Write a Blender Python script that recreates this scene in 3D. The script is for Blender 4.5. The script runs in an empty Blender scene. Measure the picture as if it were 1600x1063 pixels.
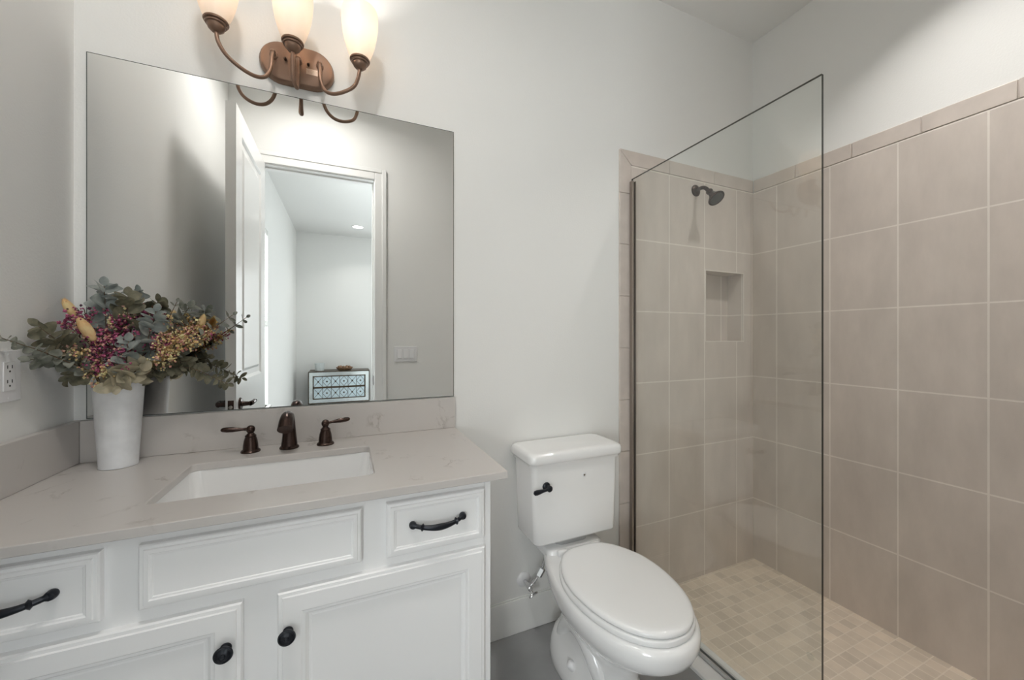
import bpy, bmesh, math, random
from mathutils import Vector, Matrix

random.seed(7)
PI = math.pi
scene = bpy.context.scene
COL = scene.collection

# ------------------------------------------------------------------ camera, world, sun, exposure
cam_data = bpy.data.cameras.new('camera')
cam = bpy.data.objects.new('camera', cam_data)
COL.objects.link(cam)
cam.location = (0.0, -1.49, 1.265)
cam.rotation_euler = (PI / 2, 0, -math.radians(23.446))
cam_data.sensor_fit = 'HORIZONTAL'
cam_data.sensor_width = 36.0
cam_data.lens = 36.0 * 594.89 / 1600
cam_data.shift_y = -(531.5 - 527.47) / 1600
cam_data.clip_start = 0.01
cam_data.clip_end = 100
scene.camera = cam

world = bpy.data.worlds.new('world')
scene.world = world
world.use_nodes = True
world.node_tree.nodes['Background'].inputs[0].default_value = (0.93, 0.97, 1.0, 1)
world.node_tree.nodes['Background'].inputs[1].default_value = 2.0

sun_data = bpy.data.lights.new('sun', 'SUN')
sun_data.energy = 4.0
sun_data.angle = math.radians(0.6)
sun_data.color = (1.0, 0.95, 0.87)
sun = bpy.data.objects.new('sun', sun_data)
COL.objects.link(sun)
sun.rotation_euler = Vector((0.80, -0.25, -0.62)).to_track_quat('-Z', 'Y').to_euler()

scene.view_settings.view_transform = 'Standard'
scene.view_settings.look = 'None'
scene.view_settings.gamma = 1.0
scene.view_settings.use_curve_mapping = False
scene.view_settings.exposure = -0.08
scene.cycles.max_bounces = 14
scene.cycles.diffuse_bounces = 7
scene.cycles.glossy_bounces = 6
scene.cycles.transmission_bounces = 8
scene.cycles.transparent_max_bounces = 12
scene.cycles.sample_clamp_indirect = 6.0
scene.cycles.caustics_reflective = False
scene.cycles.caustics_refractive = False


def lamp(name, kind, loc, energy, color=(1, 1, 1), size=0.1, direction=None, parent=None):
    d = bpy.data.lights.new(name, kind)
    d.energy = energy
    d.color = color
    if kind == 'AREA':
        d.shape = 'DISK'
        d.size = size
    else:
        d.shadow_soft_size = size
    o = bpy.data.objects.new(name, d)
    COL.objects.link(o)
    if parent:
        o.parent = parent
        o.location = Vector(loc) - parent.location
    else:
        o.location = loc
    if direction:
        o.rotation_euler = Vector(direction).to_track_quat('-Z', 'Y').to_euler()
    return o


# ------------------------------------------------------------------ materials
def new_mat(name):
    m = bpy.data.materials.new(name)
    m.use_nodes = True
    nt = m.node_tree
    return m, nt, nt.nodes['Principled BSDF']


def node(nt, t, **kw):
    n = nt.nodes.new(t)
    for k, v in kw.items():
        setattr(n, k, v)
    return n


def plain(name, col, rough=0.5, metal=0.0, bump=0.0, bscale=200.0, coat=0.0, spec=0.5, var=0.0, vscale=20.0):
    m, nt, b = new_mat(name)
    b.inputs['Base Color'].default_value = (*col, 1)
    b.inputs['Roughness'].default_value = rough
    b.inputs['Metallic'].default_value = metal
    b.inputs['Specular IOR Level'].default_value = spec
    if coat:
        b.inputs['Coat Weight'].default_value = coat
        b.inputs['Coat Roughness'].default_value = 0.06
    if bump or var:
        tc = node(nt, 'ShaderNodeTexCoord')
    if bump:
        nz = node(nt, 'ShaderNodeTexNoise')
        nz.inputs['Scale'].default_value = bscale
        nz.inputs['Detail'].default_value = 2.0
        bp = node(nt, 'ShaderNodeBump')
        bp.inputs['Strength'].default_value = bump
        bp.inputs['Distance'].default_value = 0.002
        nt.links.new(tc.outputs['Object'], nz.inputs['Vector'])
        nt.links.new(nz.outputs['Fac'], bp.inputs['Height'])
        nt.links.new(bp.outputs['Normal'], b.inputs['Normal'])
    if var:
        n2 = node(nt, 'ShaderNodeTexNoise')
        n2.inputs['Scale'].default_value = vscale
        n2.inputs['Detail'].default_value = 4.0
        rp = node(nt, 'ShaderNodeValToRGB')
        rp.color_ramp.elements[0].position = 0.3
        rp.color_ramp.elements[1].position = 0.7
        rp.color_ramp.elements[0].color = (*[c * (1 - var) for c in col], 1)
        rp.color_ramp.elements[1].color = (*[min(1, c * (1 + var)) for c in col], 1)
        nt.links.new(tc.outputs['Object'], n2.inputs['Vector'])
        nt.links.new(n2.outputs['Fac'], rp.inputs['Fac'])
        nt.links.new(rp.outputs['Color'], b.inputs['Base Color'])
    return m


def tile_mat(name, u0, v0, w, h, col, grout, mortar=0.0032, var=0.012, streak=0.085, rough=0.40):
    """Tiles laid out on the world grid: u along the wall, v up."""
    m, nt, b = new_mat(name)
    L = nt.links.new
    tc = node(nt, 'ShaderNodeTexCoord')
    geo = node(nt, 'ShaderNodeNewGeometry')
    ab = node(nt, 'ShaderNodeVectorMath', operation='ABSOLUTE')
    L(geo.outputs['True Normal'], ab.inputs[0])
    sn = node(nt, 'ShaderNodeSeparateXYZ')
    L(ab.outputs[0], sn.inputs[0])
    sp = node(nt, 'ShaderNodeSeparateXYZ')
    L(tc.outputs['Object'], sp.inputs[0])

    def mth(op, a, bb):
        n = node(nt, 'ShaderNodeMath', operation=op)
        for i, q in enumerate((a, bb)):
            if isinstance(q, (int, float)):
                n.inputs[i].default_value = q
            else:
                L(q, n.inputs[i])
        return n.outputs[0]
    nx = mth('GREATER_THAN', sn.outputs['X'], 0.6)
    nz = mth('GREATER_THAN', sn.outputs['Z'], 0.6)
    # u = y where the face looks along x, else x; v = y where the face looks along z, else z
    u = mth('ADD', mth('MULTIPLY', sp.outputs['Y'], nx), mth('MULTIPLY', sp.outputs['X'], mth('SUBTRACT', 1.0, nx)))
    v = mth('ADD', mth('MULTIPLY', sp.outputs['Y'], nz), mth('MULTIPLY', sp.outputs['Z'], mth('SUBTRACT', 1.0, nz)))
    cb = node(nt, 'ShaderNodeCombineXYZ')
    L(mth('SUBTRACT', u, u0 - 40 * w), cb.inputs[0])
    L(mth('SUBTRACT', v, v0 - 40 * h), cb.inputs[1])
    br = node(nt, 'ShaderNodeTexBrick', offset=0.0, squash=1.0)
    br.inputs['Scale'].default_value = 1.0
    br.inputs['Brick Width'].default_value = w
    br.inputs['Row Height'].default_value = h
    br.inputs['Mortar Size'].default_value = mortar
    br.inputs['Mortar Smooth'].default_value = 0.15
    br.inputs['Bias'].default_value = 0.0
    br.inputs['Color1'].default_value = (*[c * (1 - var) for c in col], 1)
    br.inputs['Color2'].default_value = (*[c * (1 + var) for c in col], 1)
    br.inputs['Mortar'].default_value = (*grout, 1)
    L(cb.outputs[0], br.inputs['Vector'])
    # soft cloudy brushing of the tile body
    mp = node(nt, 'ShaderNodeMapping')
    mp.inputs['Scale'].default_value = (9, 9, 3.2)
    L(tc.outputs['Object'], mp.inputs['Vector'])
    n1 = node(nt, 'ShaderNodeTexNoise')
    n1.inputs['Scale'].default_value = 1.0
    n1.inputs['Detail'].default_value = 5.0
    n1.inputs['Roughness'].default_value = 0.6
    L(mp.outputs[0], n1.inputs['Vector'])
    mr = node(nt, 'ShaderNodeMapRange')
    mr.inputs['From Min'].default_value = 0.3
    mr.inputs['From Max'].default_value = 0.7
    mr.inputs['To Min'].default_value = 1 - streak
    mr.inputs['To Max'].default_value = 1 + streak
    L(n1.outputs['Fac'], mr.inputs['Value'])
    mx = node(nt, 'ShaderNodeVectorMath', operation='SCALE')
    L(br.outputs['Color'], mx.inputs[0])
    L(mr.outputs[0], mx.inputs['Scale'])
    L(mx.outputs[0], b.inputs['Base Color'])
    b.inputs['Roughness'].default_value = rough
    bp = node(nt, 'ShaderNodeBump', invert=True)
    bp.inputs['Strength'].default_value = 0.35
    bp.inputs['Distance'].default_value = 0.002
    L(br.outputs['Fac'], bp.inputs['Height'])
    L(bp.outputs['Normal'], b.inputs['Normal'])
    return m


def quartz_mat():
    m, nt, b = new_mat('warm_white_quartz')
    L = nt.links.new
    tc = node(nt, 'ShaderNodeTexCoord')
    n0 = node(nt, 'ShaderNodeTexNoise')
    n0.inputs['Scale'].default_value = 5.0
    n0.inputs['Detail'].default_value = 8.0
    n0.inputs['Roughness'].default_value = 0.62
    n0.inputs['Distortion'].default_value = 1.2
    L(tc.outputs['Object'], n0.inputs['Vector'])
    # thin veins where the noise crosses one level, broken up by a second noise
    r0 = node(nt, 'ShaderNodeValToRGB')
    e = r0.color_ramp.elements
    e[0].position = 0.475
    e[0].color = (0, 0, 0, 1)
    e[1].position = 0.53
    e[1].color = (0, 0, 0, 1)
    q = e.new(0.502)
    q.color = (1, 1, 1, 1)
    L(n0.outputs['Fac'], r0.inputs['Fac'])
    n1 = node(nt, 'ShaderNodeTexNoise')
    n1.inputs['Scale'].default_value = 13.0
    n1.inputs['Detail'].default_value = 5.0
    L(tc.outputs['Object'], n1.inputs['Vector'])
    r1 = node(nt, 'ShaderNodeValToRGB')
    r1.color_ramp.elements[0].position = 0.56
    r1.color_ramp.elements[1].position = 0.70
    L(n1.outputs['Fac'], r1.inputs['Fac'])
    mu = node(nt, 'ShaderNodeMath', operation='MULTIPLY')
    L(r0.outputs['Color'], mu.inputs[0])
    L(r1.outputs['Color'], mu.inputs[1])
    n2 = node(nt, 'ShaderNodeTexNoise')
    n2.inputs['Scale'].default_value = 3.0
    L(tc.outputs['Object'], n2.inputs['Vector'])
    m1 = node(nt, 'ShaderNodeMix', data_type='RGBA')
    m1.inputs['A'].default_value = (0.545, 0.515, 0.49, 1)
    m1.inputs['B'].default_value = (0.60, 0.57, 0.55, 1)
    L(n2.outputs['Fac'], m1.inputs['Factor'])
    m2 = node(nt, 'ShaderNodeMix', data_type='RGBA')
    m2.inputs['B'].default_value = (0.30, 0.265, 0.24, 1)
    L(m1.outputs['Result'], m2.inputs['A'])
    mv = node(nt, 'ShaderNodeMath', operation='MULTIPLY')
    mv.inputs[1].default_value = 0.75
    L(mu.outputs[0], mv.inputs[0])
    L(mv.outputs[0], m2.inputs['Factor'])
    L(m2.outputs['Result'], b.inputs['Base Color'])
    b.inputs['Roughness'].default_value = 0.28
    return m


def glass_mat(name, tint, rough=0.0):
    """Thin architectural glass: clear straight through, with its Fresnel reflection on top."""
    m = bpy.data.materials.new(name)
    m.use_nodes = True
    nt = m.node_tree
    nt.nodes.clear()
    out = node(nt, 'ShaderNodeOutputMaterial')
    tr = node(nt, 'ShaderNodeBsdfTransparent')
    tr.inputs['Color'].default_value = (*tint, 1)
    gl = node(nt, 'ShaderNodeBsdfGlossy')
    gl.inputs['Roughness'].default_value = rough
    fr = node(nt, 'ShaderNodeFresnel')
    # the node inverts its IOR on back faces: hand it the inverse there, so both faces reflect like air to glass
    geo = node(nt, 'ShaderNodeNewGeometry')
    ior = node(nt, 'ShaderNodeMapRange')
    ior.inputs['To Min'].default_value = 1.6
    ior.inputs['To Max'].default_value = 1 / 1.6
    nt.links.new(geo.outputs['Backfacing'], ior.inputs['Value'])
    nt.links.new(ior.outputs[0], fr.inputs['IOR'])
    mx = node(nt, 'ShaderNodeMixShader')
    nt.links.new(fr.outputs[0], mx.inputs[0])
    nt.links.new(tr.outputs[0], mx.inputs[1])
    nt.links.new(gl.outputs[0], mx.inputs[2])
    nt.links.new(mx.outputs[0], out.inputs[0])
    return m


def emit_mat(name, col, strength):
    m, nt, b = new_mat(name)
    b.inputs['Base Color'].default_value = (0.9, 0.9, 0.9, 1)
    b.inputs['Emission Color'].default_value = (*col, 1)
    b.inputs['Emission Strength'].default_value = strength
    return m


def shade_mat():
    m = bpy.data.materials.new('frosted_alabaster_glass')
    m.use_nodes = True
    nt = m.node_tree
    nt.nodes.clear()
    out = node(nt, 'ShaderNodeOutputMaterial')
    tl = node(nt, 'ShaderNodeBsdfTranslucent')
    tl.inputs['Color'].default_value = (0.90, 0.84, 0.78, 1)
    df = node(nt, 'ShaderNodeBsdfDiffuse')
    df.inputs['Color'].default_value = (0.92, 0.86, 0.78, 1)
    gl = node(nt, 'ShaderNodeBsdfGlossy')
    gl.inputs['Roughness'].default_value = 0.25
    m1 = node(nt, 'ShaderNodeMixShader')
    m1.inputs[0].default_value = 0.5
    m2 = node(nt, 'ShaderNodeMixShader')
    m2.inputs[0].default_value = 0.05
    nt.links.new(tl.outputs[0], m1.inputs[1])
    nt.links.new(df.outputs[0], m1.inputs[2])
    nt.links.new(m1.outputs[0], m2.inputs[1])
    nt.links.new(gl.outputs[0], m2.inputs[2])
    nt.links.new(m2.outputs[0], out.inputs[0])
    return m


def leaf_mat(name, c1, c2, rough=0.6):
    c1, c2 = [[min(0.95, q * 1.35) for q in c] for c in (c1, c2)]
    m, nt, b = new_mat(name)
    tc = node(nt, 'ShaderNodeTexCoord')
    nz = node(nt, 'ShaderNodeTexNoise')
    nz.inputs['Scale'].default_value = 45.0
    nz.inputs['Detail'].default_value = 3.0
    rp = node(nt, 'ShaderNodeValToRGB')
    rp.color_ramp.elements[0].position = 0.32
    rp.color_ramp.elements[1].position = 0.68
    rp.color_ramp.elements[0].color = (*c1, 1)
    rp.color_ramp.elements[1].color = (*c2, 1)
    nt.links.new(tc.outputs['Object'], nz.inputs['Vector'])
    nt.links.new(nz.outputs['Fac'], rp.inputs['Fac'])
    nt.links.new(rp.outputs['Color'], b.inputs['Base Color'])
    b.inputs['Roughness'].default_value = rough
    # thin dried leaf: some light passes through
    tl = node(nt, 'ShaderNodeBsdfTranslucent')
    nt.links.new(rp.outputs['Color'], tl.inputs['Color'])
    mx = node(nt, 'ShaderNodeMixShader')
    mx.inputs[0].default_value = 0.38
    out = nt.nodes['Material Output']
    nt.links.new(b.outputs[0], mx.inputs[1])
    nt.links.new(tl.outputs[0], mx.inputs[2])
    nt.links.new(mx.outputs[0], out.inputs['Surface'])
    return m


M = {}
M['paint'] = plain('off_white_wall_paint', (0.81, 0.81, 0.795), 0.75, bump=0.22, bscale=160)
M['ceiling'] = plain('flat_ceiling_paint', (0.80, 0.80, 0.785), 0.9, bump=0.1, bscale=120)
M['trim'] = plain('white_trim_paint', (0.82, 0.82, 0.81), 0.35)
M['door'] = plain('white_gloss_door_paint', (0.82, 0.82, 0.81), 0.22)
M['cab'] = plain('white_cabinet_paint', (0.90, 0.90, 0.905), 0.38)
M['porc'] = plain('white_porcelain', (0.86, 0.86, 0.86), 0.12, coat=0.5)
M['seat'] = plain('white_seat_plastic', (0.84, 0.84, 0.84), 0.2)
M['tile_back'] = tile_mat('taupe_tile_back', 1.529, 0.328, 0.2545, 0.3555, (0.60, 0.538, 0.49), (0.76, 0.705, 0.65))
M['tile_right'] = tile_mat('taupe_tile_right', -0.141, 0.328, 0.2525, 0.3555, (0.60, 0.538, 0.49), (0.76, 0.705, 0.65))
M['tile_trim'] = plain('taupe_trim_tile', (0.60, 0.535, 0.487), 0.4, var=0.06, vscale=14)
M['grout'] = plain('pale_grout', (0.58, 0.52, 0.47), 0.8)
M['mosaic'] = tile_mat('beige_floor_mosaic', 1.36, -0.02, 0.0525, 0.0525, (0.70, 0.605, 0.50), (0.80, 0.715, 0.61), mortar=0.0020, var=0.10, streak=0.08, rough=0.4)
M['floor'] = plain('grey_concrete_look_floor', (0.33, 0.33, 0.335), 0.2, var=0.2, vscale=3.0)
M['quartz'] = quartz_mat()
M['marble'] = plain('white_marble_sill', (0.78, 0.78, 0.77), 0.25, var=0.04, vscale=8)
M['bronze'] = plain('oil_rubbed_bronze', (0.050, 0.030, 0.024), 0.24, metal=0.75)
M['bronze_light'] = plain('brushed_bronze', (0.25, 0.158, 0.112), 0.36, metal=0.7)
M['black'] = plain('blackened_bronze', (0.012, 0.014, 0.02), 0.28, metal=0.4)
M['dark'] = plain('dark_hole', (0.03, 0.03, 0.03), 0.7)
M['chrome'] = plain('chrome', (0.72, 0.72, 0.73), 0.12, metal=1.0)
M['nickel'] = plain('brushed_nickel', (0.42, 0.39, 0.35), 0.3, metal=1.0)
M['channel'] = plain('dark_bronze_channel', (0.33, 0.285, 0.25), 0.35, metal=0.7)
M['channel_floor'] = plain('grey_aluminium_channel', (0.55, 0.55, 0.55), 0.4, metal=0.4)
M['plastic'] = plain('white_plastic', (0.80, 0.80, 0.815), 0.3)
M['mirror'] = plain('mirror_silver', (0.90, 0.91, 0.905), 0.0, metal=1.0)
M['mirror_edge'] = plain('mirror_edge', (0.10, 0.11, 0.10), 0.3)
M['glass'] = glass_mat('shower_glass', (0.972, 0.985, 0.975))
M['glass_edge'] = plain('polished_glass_edge', (0.030, 0.035, 0.028), 0.15)
M['pane'] = glass_mat('window_glass', (0.98, 0.99, 0.985))
M['shade'] = shade_mat()
M['vase'] = plain('white_washed_zinc', (0.70, 0.71, 0.73), 0.5, var=0.06, vscale=28)
M['euc'] = leaf_mat('grey_green_eucalyptus', (0.125, 0.135, 0.110), (0.29, 0.295, 0.255))
M['euc_blue'] = leaf_mat('blue_grey_eucalyptus', (0.195, 0.220, 0.210), (0.36, 0.385, 0.365))
M['euc_dark'] = leaf_mat('dark_olive_eucalyptus', (0.085, 0.082, 0.056), (0.225, 0.21, 0.145))
M['euc_pale'] = leaf_mat('pale_sage_eucalyptus', (0.30, 0.275, 0.20), (0.46, 0.41, 0.30))
M['stem'] = plain('brown_stem', (0.13, 0.085, 0.05), 0.7)
M['straw'] = plain('straw_stem', (0.56, 0.36, 0.16), 0.7)
M['purple'] = leaf_mat('magenta_florets', (0.21, 0.035, 0.085), (0.55, 0.15, 0.28), 0.8)
M['mauve'] = leaf_mat('dark_plum_florets', (0.045, 0.018, 0.035), (0.14, 0.05, 0.085), 0.8)
M['cream'] = leaf_mat('straw_cream_florets', (0.82, 0.50, 0.22), (0.95, 0.74, 0.46), 0.8)
M['pink'] = leaf_mat('dusty_pink_florets', (0.56, 0.25, 0.22), (0.82, 0.50, 0.40), 0.8)
M['bunny'] = leaf_mat('tan_fuzzy_grass_head', (0.66, 0.44, 0.22), (0.84, 0.62, 0.36), 0.95)
M['lens'] = emit_mat('downlight_lens', (1.0, 0.95, 0.88), 6.0)
M['chest_glass'] = plain('mirror_painted_window_tint', (0.66, 0.80, 0.86), 0.25, metal=0.45)  # the blue is the window's reflection, put into the base colour
M['chest_pale'] = plain('pale_bevelled_mirror', (0.74, 0.80, 0.81), 0.1, metal=0.85)
M['chest_line'] = plain('dark_antique_bronze', (0.085, 0.065, 0.045), 0.4, metal=0.5)
M['jar'] = plain('pale_grey_ceramic', (0.60, 0.64, 0.64), 0.4)
M['wood'] = plain('carved_brown_wood', (0.24, 0.14, 0.08), 0.6, var=0.35, vscale=40)
M['blind'] = plain('white_blind_slats', (0.85, 0.85, 0.83), 0.5)
M['label'] = plain('silvery_foil_label', (0.50, 0.36, 0.27), 0.35, metal=0.3)
M['print'] = plain('pale_print', (0.66, 0.52, 0.42), 0.5)


# ------------------------------------------------------------------ mesh helpers
class MB:
    def __init__(self):
        self.v, self.f, self.mi, self.sm = [], [], [], []

    def add(self, vs, fs, mi=0, smooth=False):
        o = len(self.v)
        self.v += [Vector(p) for p in vs]
        for f in fs:
            self.f.append([o + i for i in f])
            self.mi.append(mi)
            self.sm.append(smooth)

    def box(self, a, b, mi=0):
        (x0, y0, z0), (x1, y1, z1) = a, b
        x0, x1 = sorted((x0, x1)); y0, y1 = sorted((y0, y1)); z0, z1 = sorted((z0, z1))
        vs = [(x0, y0, z0), (x1, y0, z0), (x1, y1, z0), (x0, y1, z0), (x0, y0, z1), (x1, y0, z1), (x1, y1, z1), (x0, y1, z1)]
        fs = [(0, 3, 2, 1), (4, 5, 6, 7), (0, 1, 5, 4), (1, 2, 6, 5), (2, 3, 7, 6), (3, 0, 4, 7)]
        self.add(vs, fs, mi)

    def loft(self, rings, cap0=True, cap1=True, mi=0, smooth=True, close=True):
        n = len(rings[0])
        vs = [p for r in rings for p in r]
        fs = []
        for i in range(len(rings) - 1):
            for j in range(n if close else n - 1):
                k = (j + 1) % n
                fs.append((i * n + j, i * n + k, (i + 1) * n + k, (i + 1) * n + j))
        if cap0:
            fs.append(tuple(reversed(range(n))))
        if cap1:
            fs.append(tuple((len(rings) - 1) * n + j for j in range(n)))
        self.add(vs, fs, mi, smooth)

    def lathe(self, prof, org, axis=(0, 0, 1), n=32, mi=0, cap0=True, cap1=True, sx=1.0, sy=1.0):
        """prof: (radius, distance along the axis)"""
        ax = Vector(axis).normalized()
        ref = Vector((0, 0, 1)) if abs(ax.z) < 0.9 else Vector((1, 0, 0))
        u = ref.cross(ax).normalized()
        w = ax.cross(u)
        rings = []
        for r, h in prof:
            c = Vector(org) + ax * h
            rings.append([c + u * (r * sx * math.cos(2 * PI * k / n)) + w * (r * sy * math.sin(2 * PI * k / n)) for k in range(n)])
        self.loft(rings, cap0, cap1, mi)

    def tube(self, pts, rad, n=12, mi=0, up=(0, 0, 1), flat=1.0, caps=True):
        pts = [Vector(p) for p in pts]
        if not isinstance(rad, (list, tuple)):
            rad = [rad] * len(pts)
        rings = []
        t0 = (pts[1] - pts[0]).normalized()
        ref = Vector(up)
        if abs(ref.dot(t0)) > 0.95:
            ref = Vector((1, 0, 0)) if abs(t0.x) < 0.9 else Vector((0, 1, 0))
        nrm = (ref - t0 * ref.dot(t0)).normalized()
        for i, p in enumerate(pts):
            t = (pts[min(i + 1, len(pts) - 1)] - pts[max(i - 1, 0)]).normalized()
            nrm = (nrm - t * nrm.dot(t)).normalized()
            bi = t.cross(nrm)
            r = rad[i]
            rings.append([p + nrm * (r * flat * math.cos(2 * PI * k / n)) + bi * (r * math.sin(2 * PI * k / n)) for k in range(n)])
        self.loft(rings, caps, caps, mi)

    def build(self, name, mats, parent=None, bevel=0.0, seg=2, angle=35, subsurf=0):
        me = bpy.data.meshes.new(name)
        off = world_loc(parent) if parent else Vector((0, 0, 0))
        me.from_pydata([tuple(p - off) for p in self.v], [], self.f)
        if not isinstance(mats, (list, tuple)):
            mats = [mats]
        for m in mats:
            me.materials.append(m)
        for p, i, s in zip(me.polygons, self.mi, self.sm):
            p.material_index = i
            p.use_smooth = True
        bm = bmesh.new()
        bm.from_mesh(me)
        bmesh.ops.recalc_face_normals(bm, faces=bm.faces)
        bm.to_mesh(me)
        bm.free()
        me.set_sharp_from_angle(angle=math.radians(angle))
        o = bpy.data.objects.new(name, me)
        COL.objects.link(o)
        if parent:
            o.parent = parent
        if bevel:
            b = o.modifiers.new('bevel', 'BEVEL')
            b.width = bevel
            b.segments = seg
            b.limit_method = 'ANGLE'
            b.angle_limit = math.radians(50)
            b.harden_normals = False
        if subsurf:
            s = o.modifiers.new('sub', 'SUBSURF')
            s.levels = s.render_levels = subsurf
        return o


def world_loc(o):
    v = Vector((0, 0, 0))
    while o:
        v = v + o.location
        o = o.parent
    return v


def tag(o, label, cat, group=None):
    o['label'] = label
    o['category'] = cat
    if group:
        o['group'] = group
    return o


def thing(name, loc, label, cat, group=None):
    o = bpy.data.objects.new(name, None)
    o.empty_display_size = 0.05
    o.location = loc
    COL.objects.link(o)
    return tag(o, label, cat, group)


def struct(o):
    o['kind'] = 'structure'
    return o


def spline(pts, n=8):
    """Catmull-Rom through the points."""
    P = [Vector(p) for p in pts]
    P = [P[0] * 2 - P[1]] + P + [P[-1] * 2 - P[-2]]
    out = []
    for i in range(1, len(P) - 2):
        for k in range(n):
            t = k / n
            a, b, c, d = P[i - 1], P[i], P[i + 1], P[i + 2]
            out.append(0.5 * ((2 * b) + (c - a) * t + (2 * a - 5 * b + 4 * c - d) * t * t + (3 * b - a - 3 * c + d) * t ** 3))
    out.append(P[-2])
    return out


def rrect(cx, cy, hx, hy, r, n=6):
    """Rounded rectangle as a list of (x, y), counter-clockwise."""
    out = []
    for sx, sy, a0 in ((1, 1, 0), (-1, 1, 90), (-1, -1, 180), (1, -1, 270)):
        for k in range(n + 1):
            a = math.radians(a0 + 90 * k / n)
            out.append((cx + sx * (hx - r) + r * math.cos(a), cy + sy * (hy - r) + r * math.sin(a)))
    return out


def hole_slab(mb, u0, u1, v0, v1, hu0, hu1, hv0, hv1, front, back, P, mi=0):
    """Slab between 'front' and 'back' with a rectangular hole; P(u, v, w) -> point."""
    O = [(u0, v0), (u1, v0), (u1, v1), (u0, v1)]
    H = [(hu0, hv0), (hu1, hv0), (hu1, hv1), (hu0, hv1)]
    vs = [P(u, v, front) for u, v in O + H] + [P(u, v, back) for u, v in O + H]
    fs = []
    for i in range(4):
        j = (i + 1) % 4
        fs += [(i, j, 4 + j, 4 + i), (8 + i, 12 + i, 12 + j, 8 + j), (i, 8 + i, 8 + j, j), (4 + i, 4 + j, 12 + j, 12 + i)]
    mb.add(vs, fs, mi)


def profile_panel(mb, x0, x1, z0, z1, yb, prof, mi=0):
    """A cabinet front facing -y: nested rectangles of (inset, projection from yb)."""
    rings = []
    for ins, d in prof:
        rings.append([(x0 + ins, yb - d, z0 + ins), (x1 - ins, yb - d, z0 + ins), (x1 - ins, yb - d, z1 - ins), (x0 + ins, yb - d, z1 - ins)])
    mb.loft(rings, True, True, mi, smooth=False)


# ------------------------------------------------------------------ the room shell
XL, XR, YF, ZC = -0.713, 2.188, -1.55, 2.992       # left wall, right wall, door wall, ceiling
TILE_TOP, TRIM_LOW = 2.180, 2.110
NX0, NX1, NZ0, NZ1 = 1.789, 2.099, 1.241, 1.634    # niche in the shower wall

P_xz = lambda u, v, w: (u, w, v)
mb = MB()
hole_slab(mb, XL - 0.1, 2.3, -0.1, ZC, NX0, NX1, NZ0, NZ1, 0.0, 0.14, P_xz)
mb.add([(NX0 - 0.02, 0.139, NZ0 - 0.02), (NX1 + 0.02, 0.139, NZ0 - 0.02), (NX1 + 0.02, 0.139, NZ1 + 0.02), (NX0 - 0.02, 0.139, NZ1 + 0.02)], [(0, 1, 2, 3)])
struct(mb.build('wall_back', M['paint']))
mb = MB(); mb.box((XL - 0.1, YF - 0.12, -0.1), (XL, 0.0, ZC)); struct(mb.build('wall_left', M['paint']))
mb = MB(); mb.box((XR, YF - 0.12, -0.1), (XR + 0.1, 0.0, ZC)); struct(mb.build('wall_right', M['paint']))

# wall with the door opening (behind the camera, seen in the mirror)
DX0, DX1, DZ = -0.533, 0.185, 2.440
mb = MB()
mb.box((XL, YF - 0.12, -0.1), (DX0 - 0.018, YF, ZC))
mb.box((DX1 + 0.018, YF - 0.12, -0.1), (XR, YF, ZC))
mb.box((DX0 - 0.018, YF - 0.12, DZ + 0.018), (DX1 + 0.018, YF, ZC))
struct(mb.build('wall_front', M['paint']))

# bedroom beyond the door
BX0, BX1, BY = -0.756, 3.0, -5.606
FX0, FX1, FZ0, FZ1 = 0.75, 2.65, 0.55, 2.37        # added unseen window, made up to send fill light through the door
mb = MB()
hole_slab(mb, BX0 - 0.12, BX1 + 0.1, -0.1, ZC, FX0, FX1, FZ0, FZ1, BY, BY - 0.12, P_xz)
struct(mb.build('wall_bedroom_far', M['paint']))
WY0, WY1, WZ0, WZ1 = -3.17, -2.15, 0.56, 2.370
mb = MB()
hole_slab(mb, BY, YF - 0.12, -0.1, ZC, WY0, WY1, WZ0, WZ1, BX0, BX0 - 0.12, lambda u, v, w: (w, u, v))
struct(mb.build('wall_bedroom_left', M['paint']))
mb = MB(); mb.box((BX1, BY, -0.1), (BX1 + 0.1, YF - 0.12, ZC)); struct(mb.build('wall_bedroom_right', M['paint']))
mb = MB(); mb.box((XR + 0.1, YF - 0.2, -0.1), (BX1, YF - 0.12, ZC)); struct(mb.build('wall_bedroom_near', M['paint']))
mb = MB(); mb.box((BX0 - 0.2, BY - 0.2, ZC), (BX1 + 0.2, 0.2, ZC + 0.1)); struct(mb.build('ceiling', M['ceiling']))
CX0, CX1 = 1.205, 1.338                              # shower threshold
mb = MB(); mb.box((XL, YF, -0.12), (CX0, 0.0, 0.0)); struct(mb.build('floor', M['floor']))
mb = MB(); mb.box((BX0, BY, -0.12), (BX1, YF, 0.0)); struct(mb.build('floor_bedroom', M['floor']))
mb = MB(); mb.box((CX0, YF, -0.12), (XR, 0.0, -0.026)); struct(mb.build('floor_shower', M['mosaic']))

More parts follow.
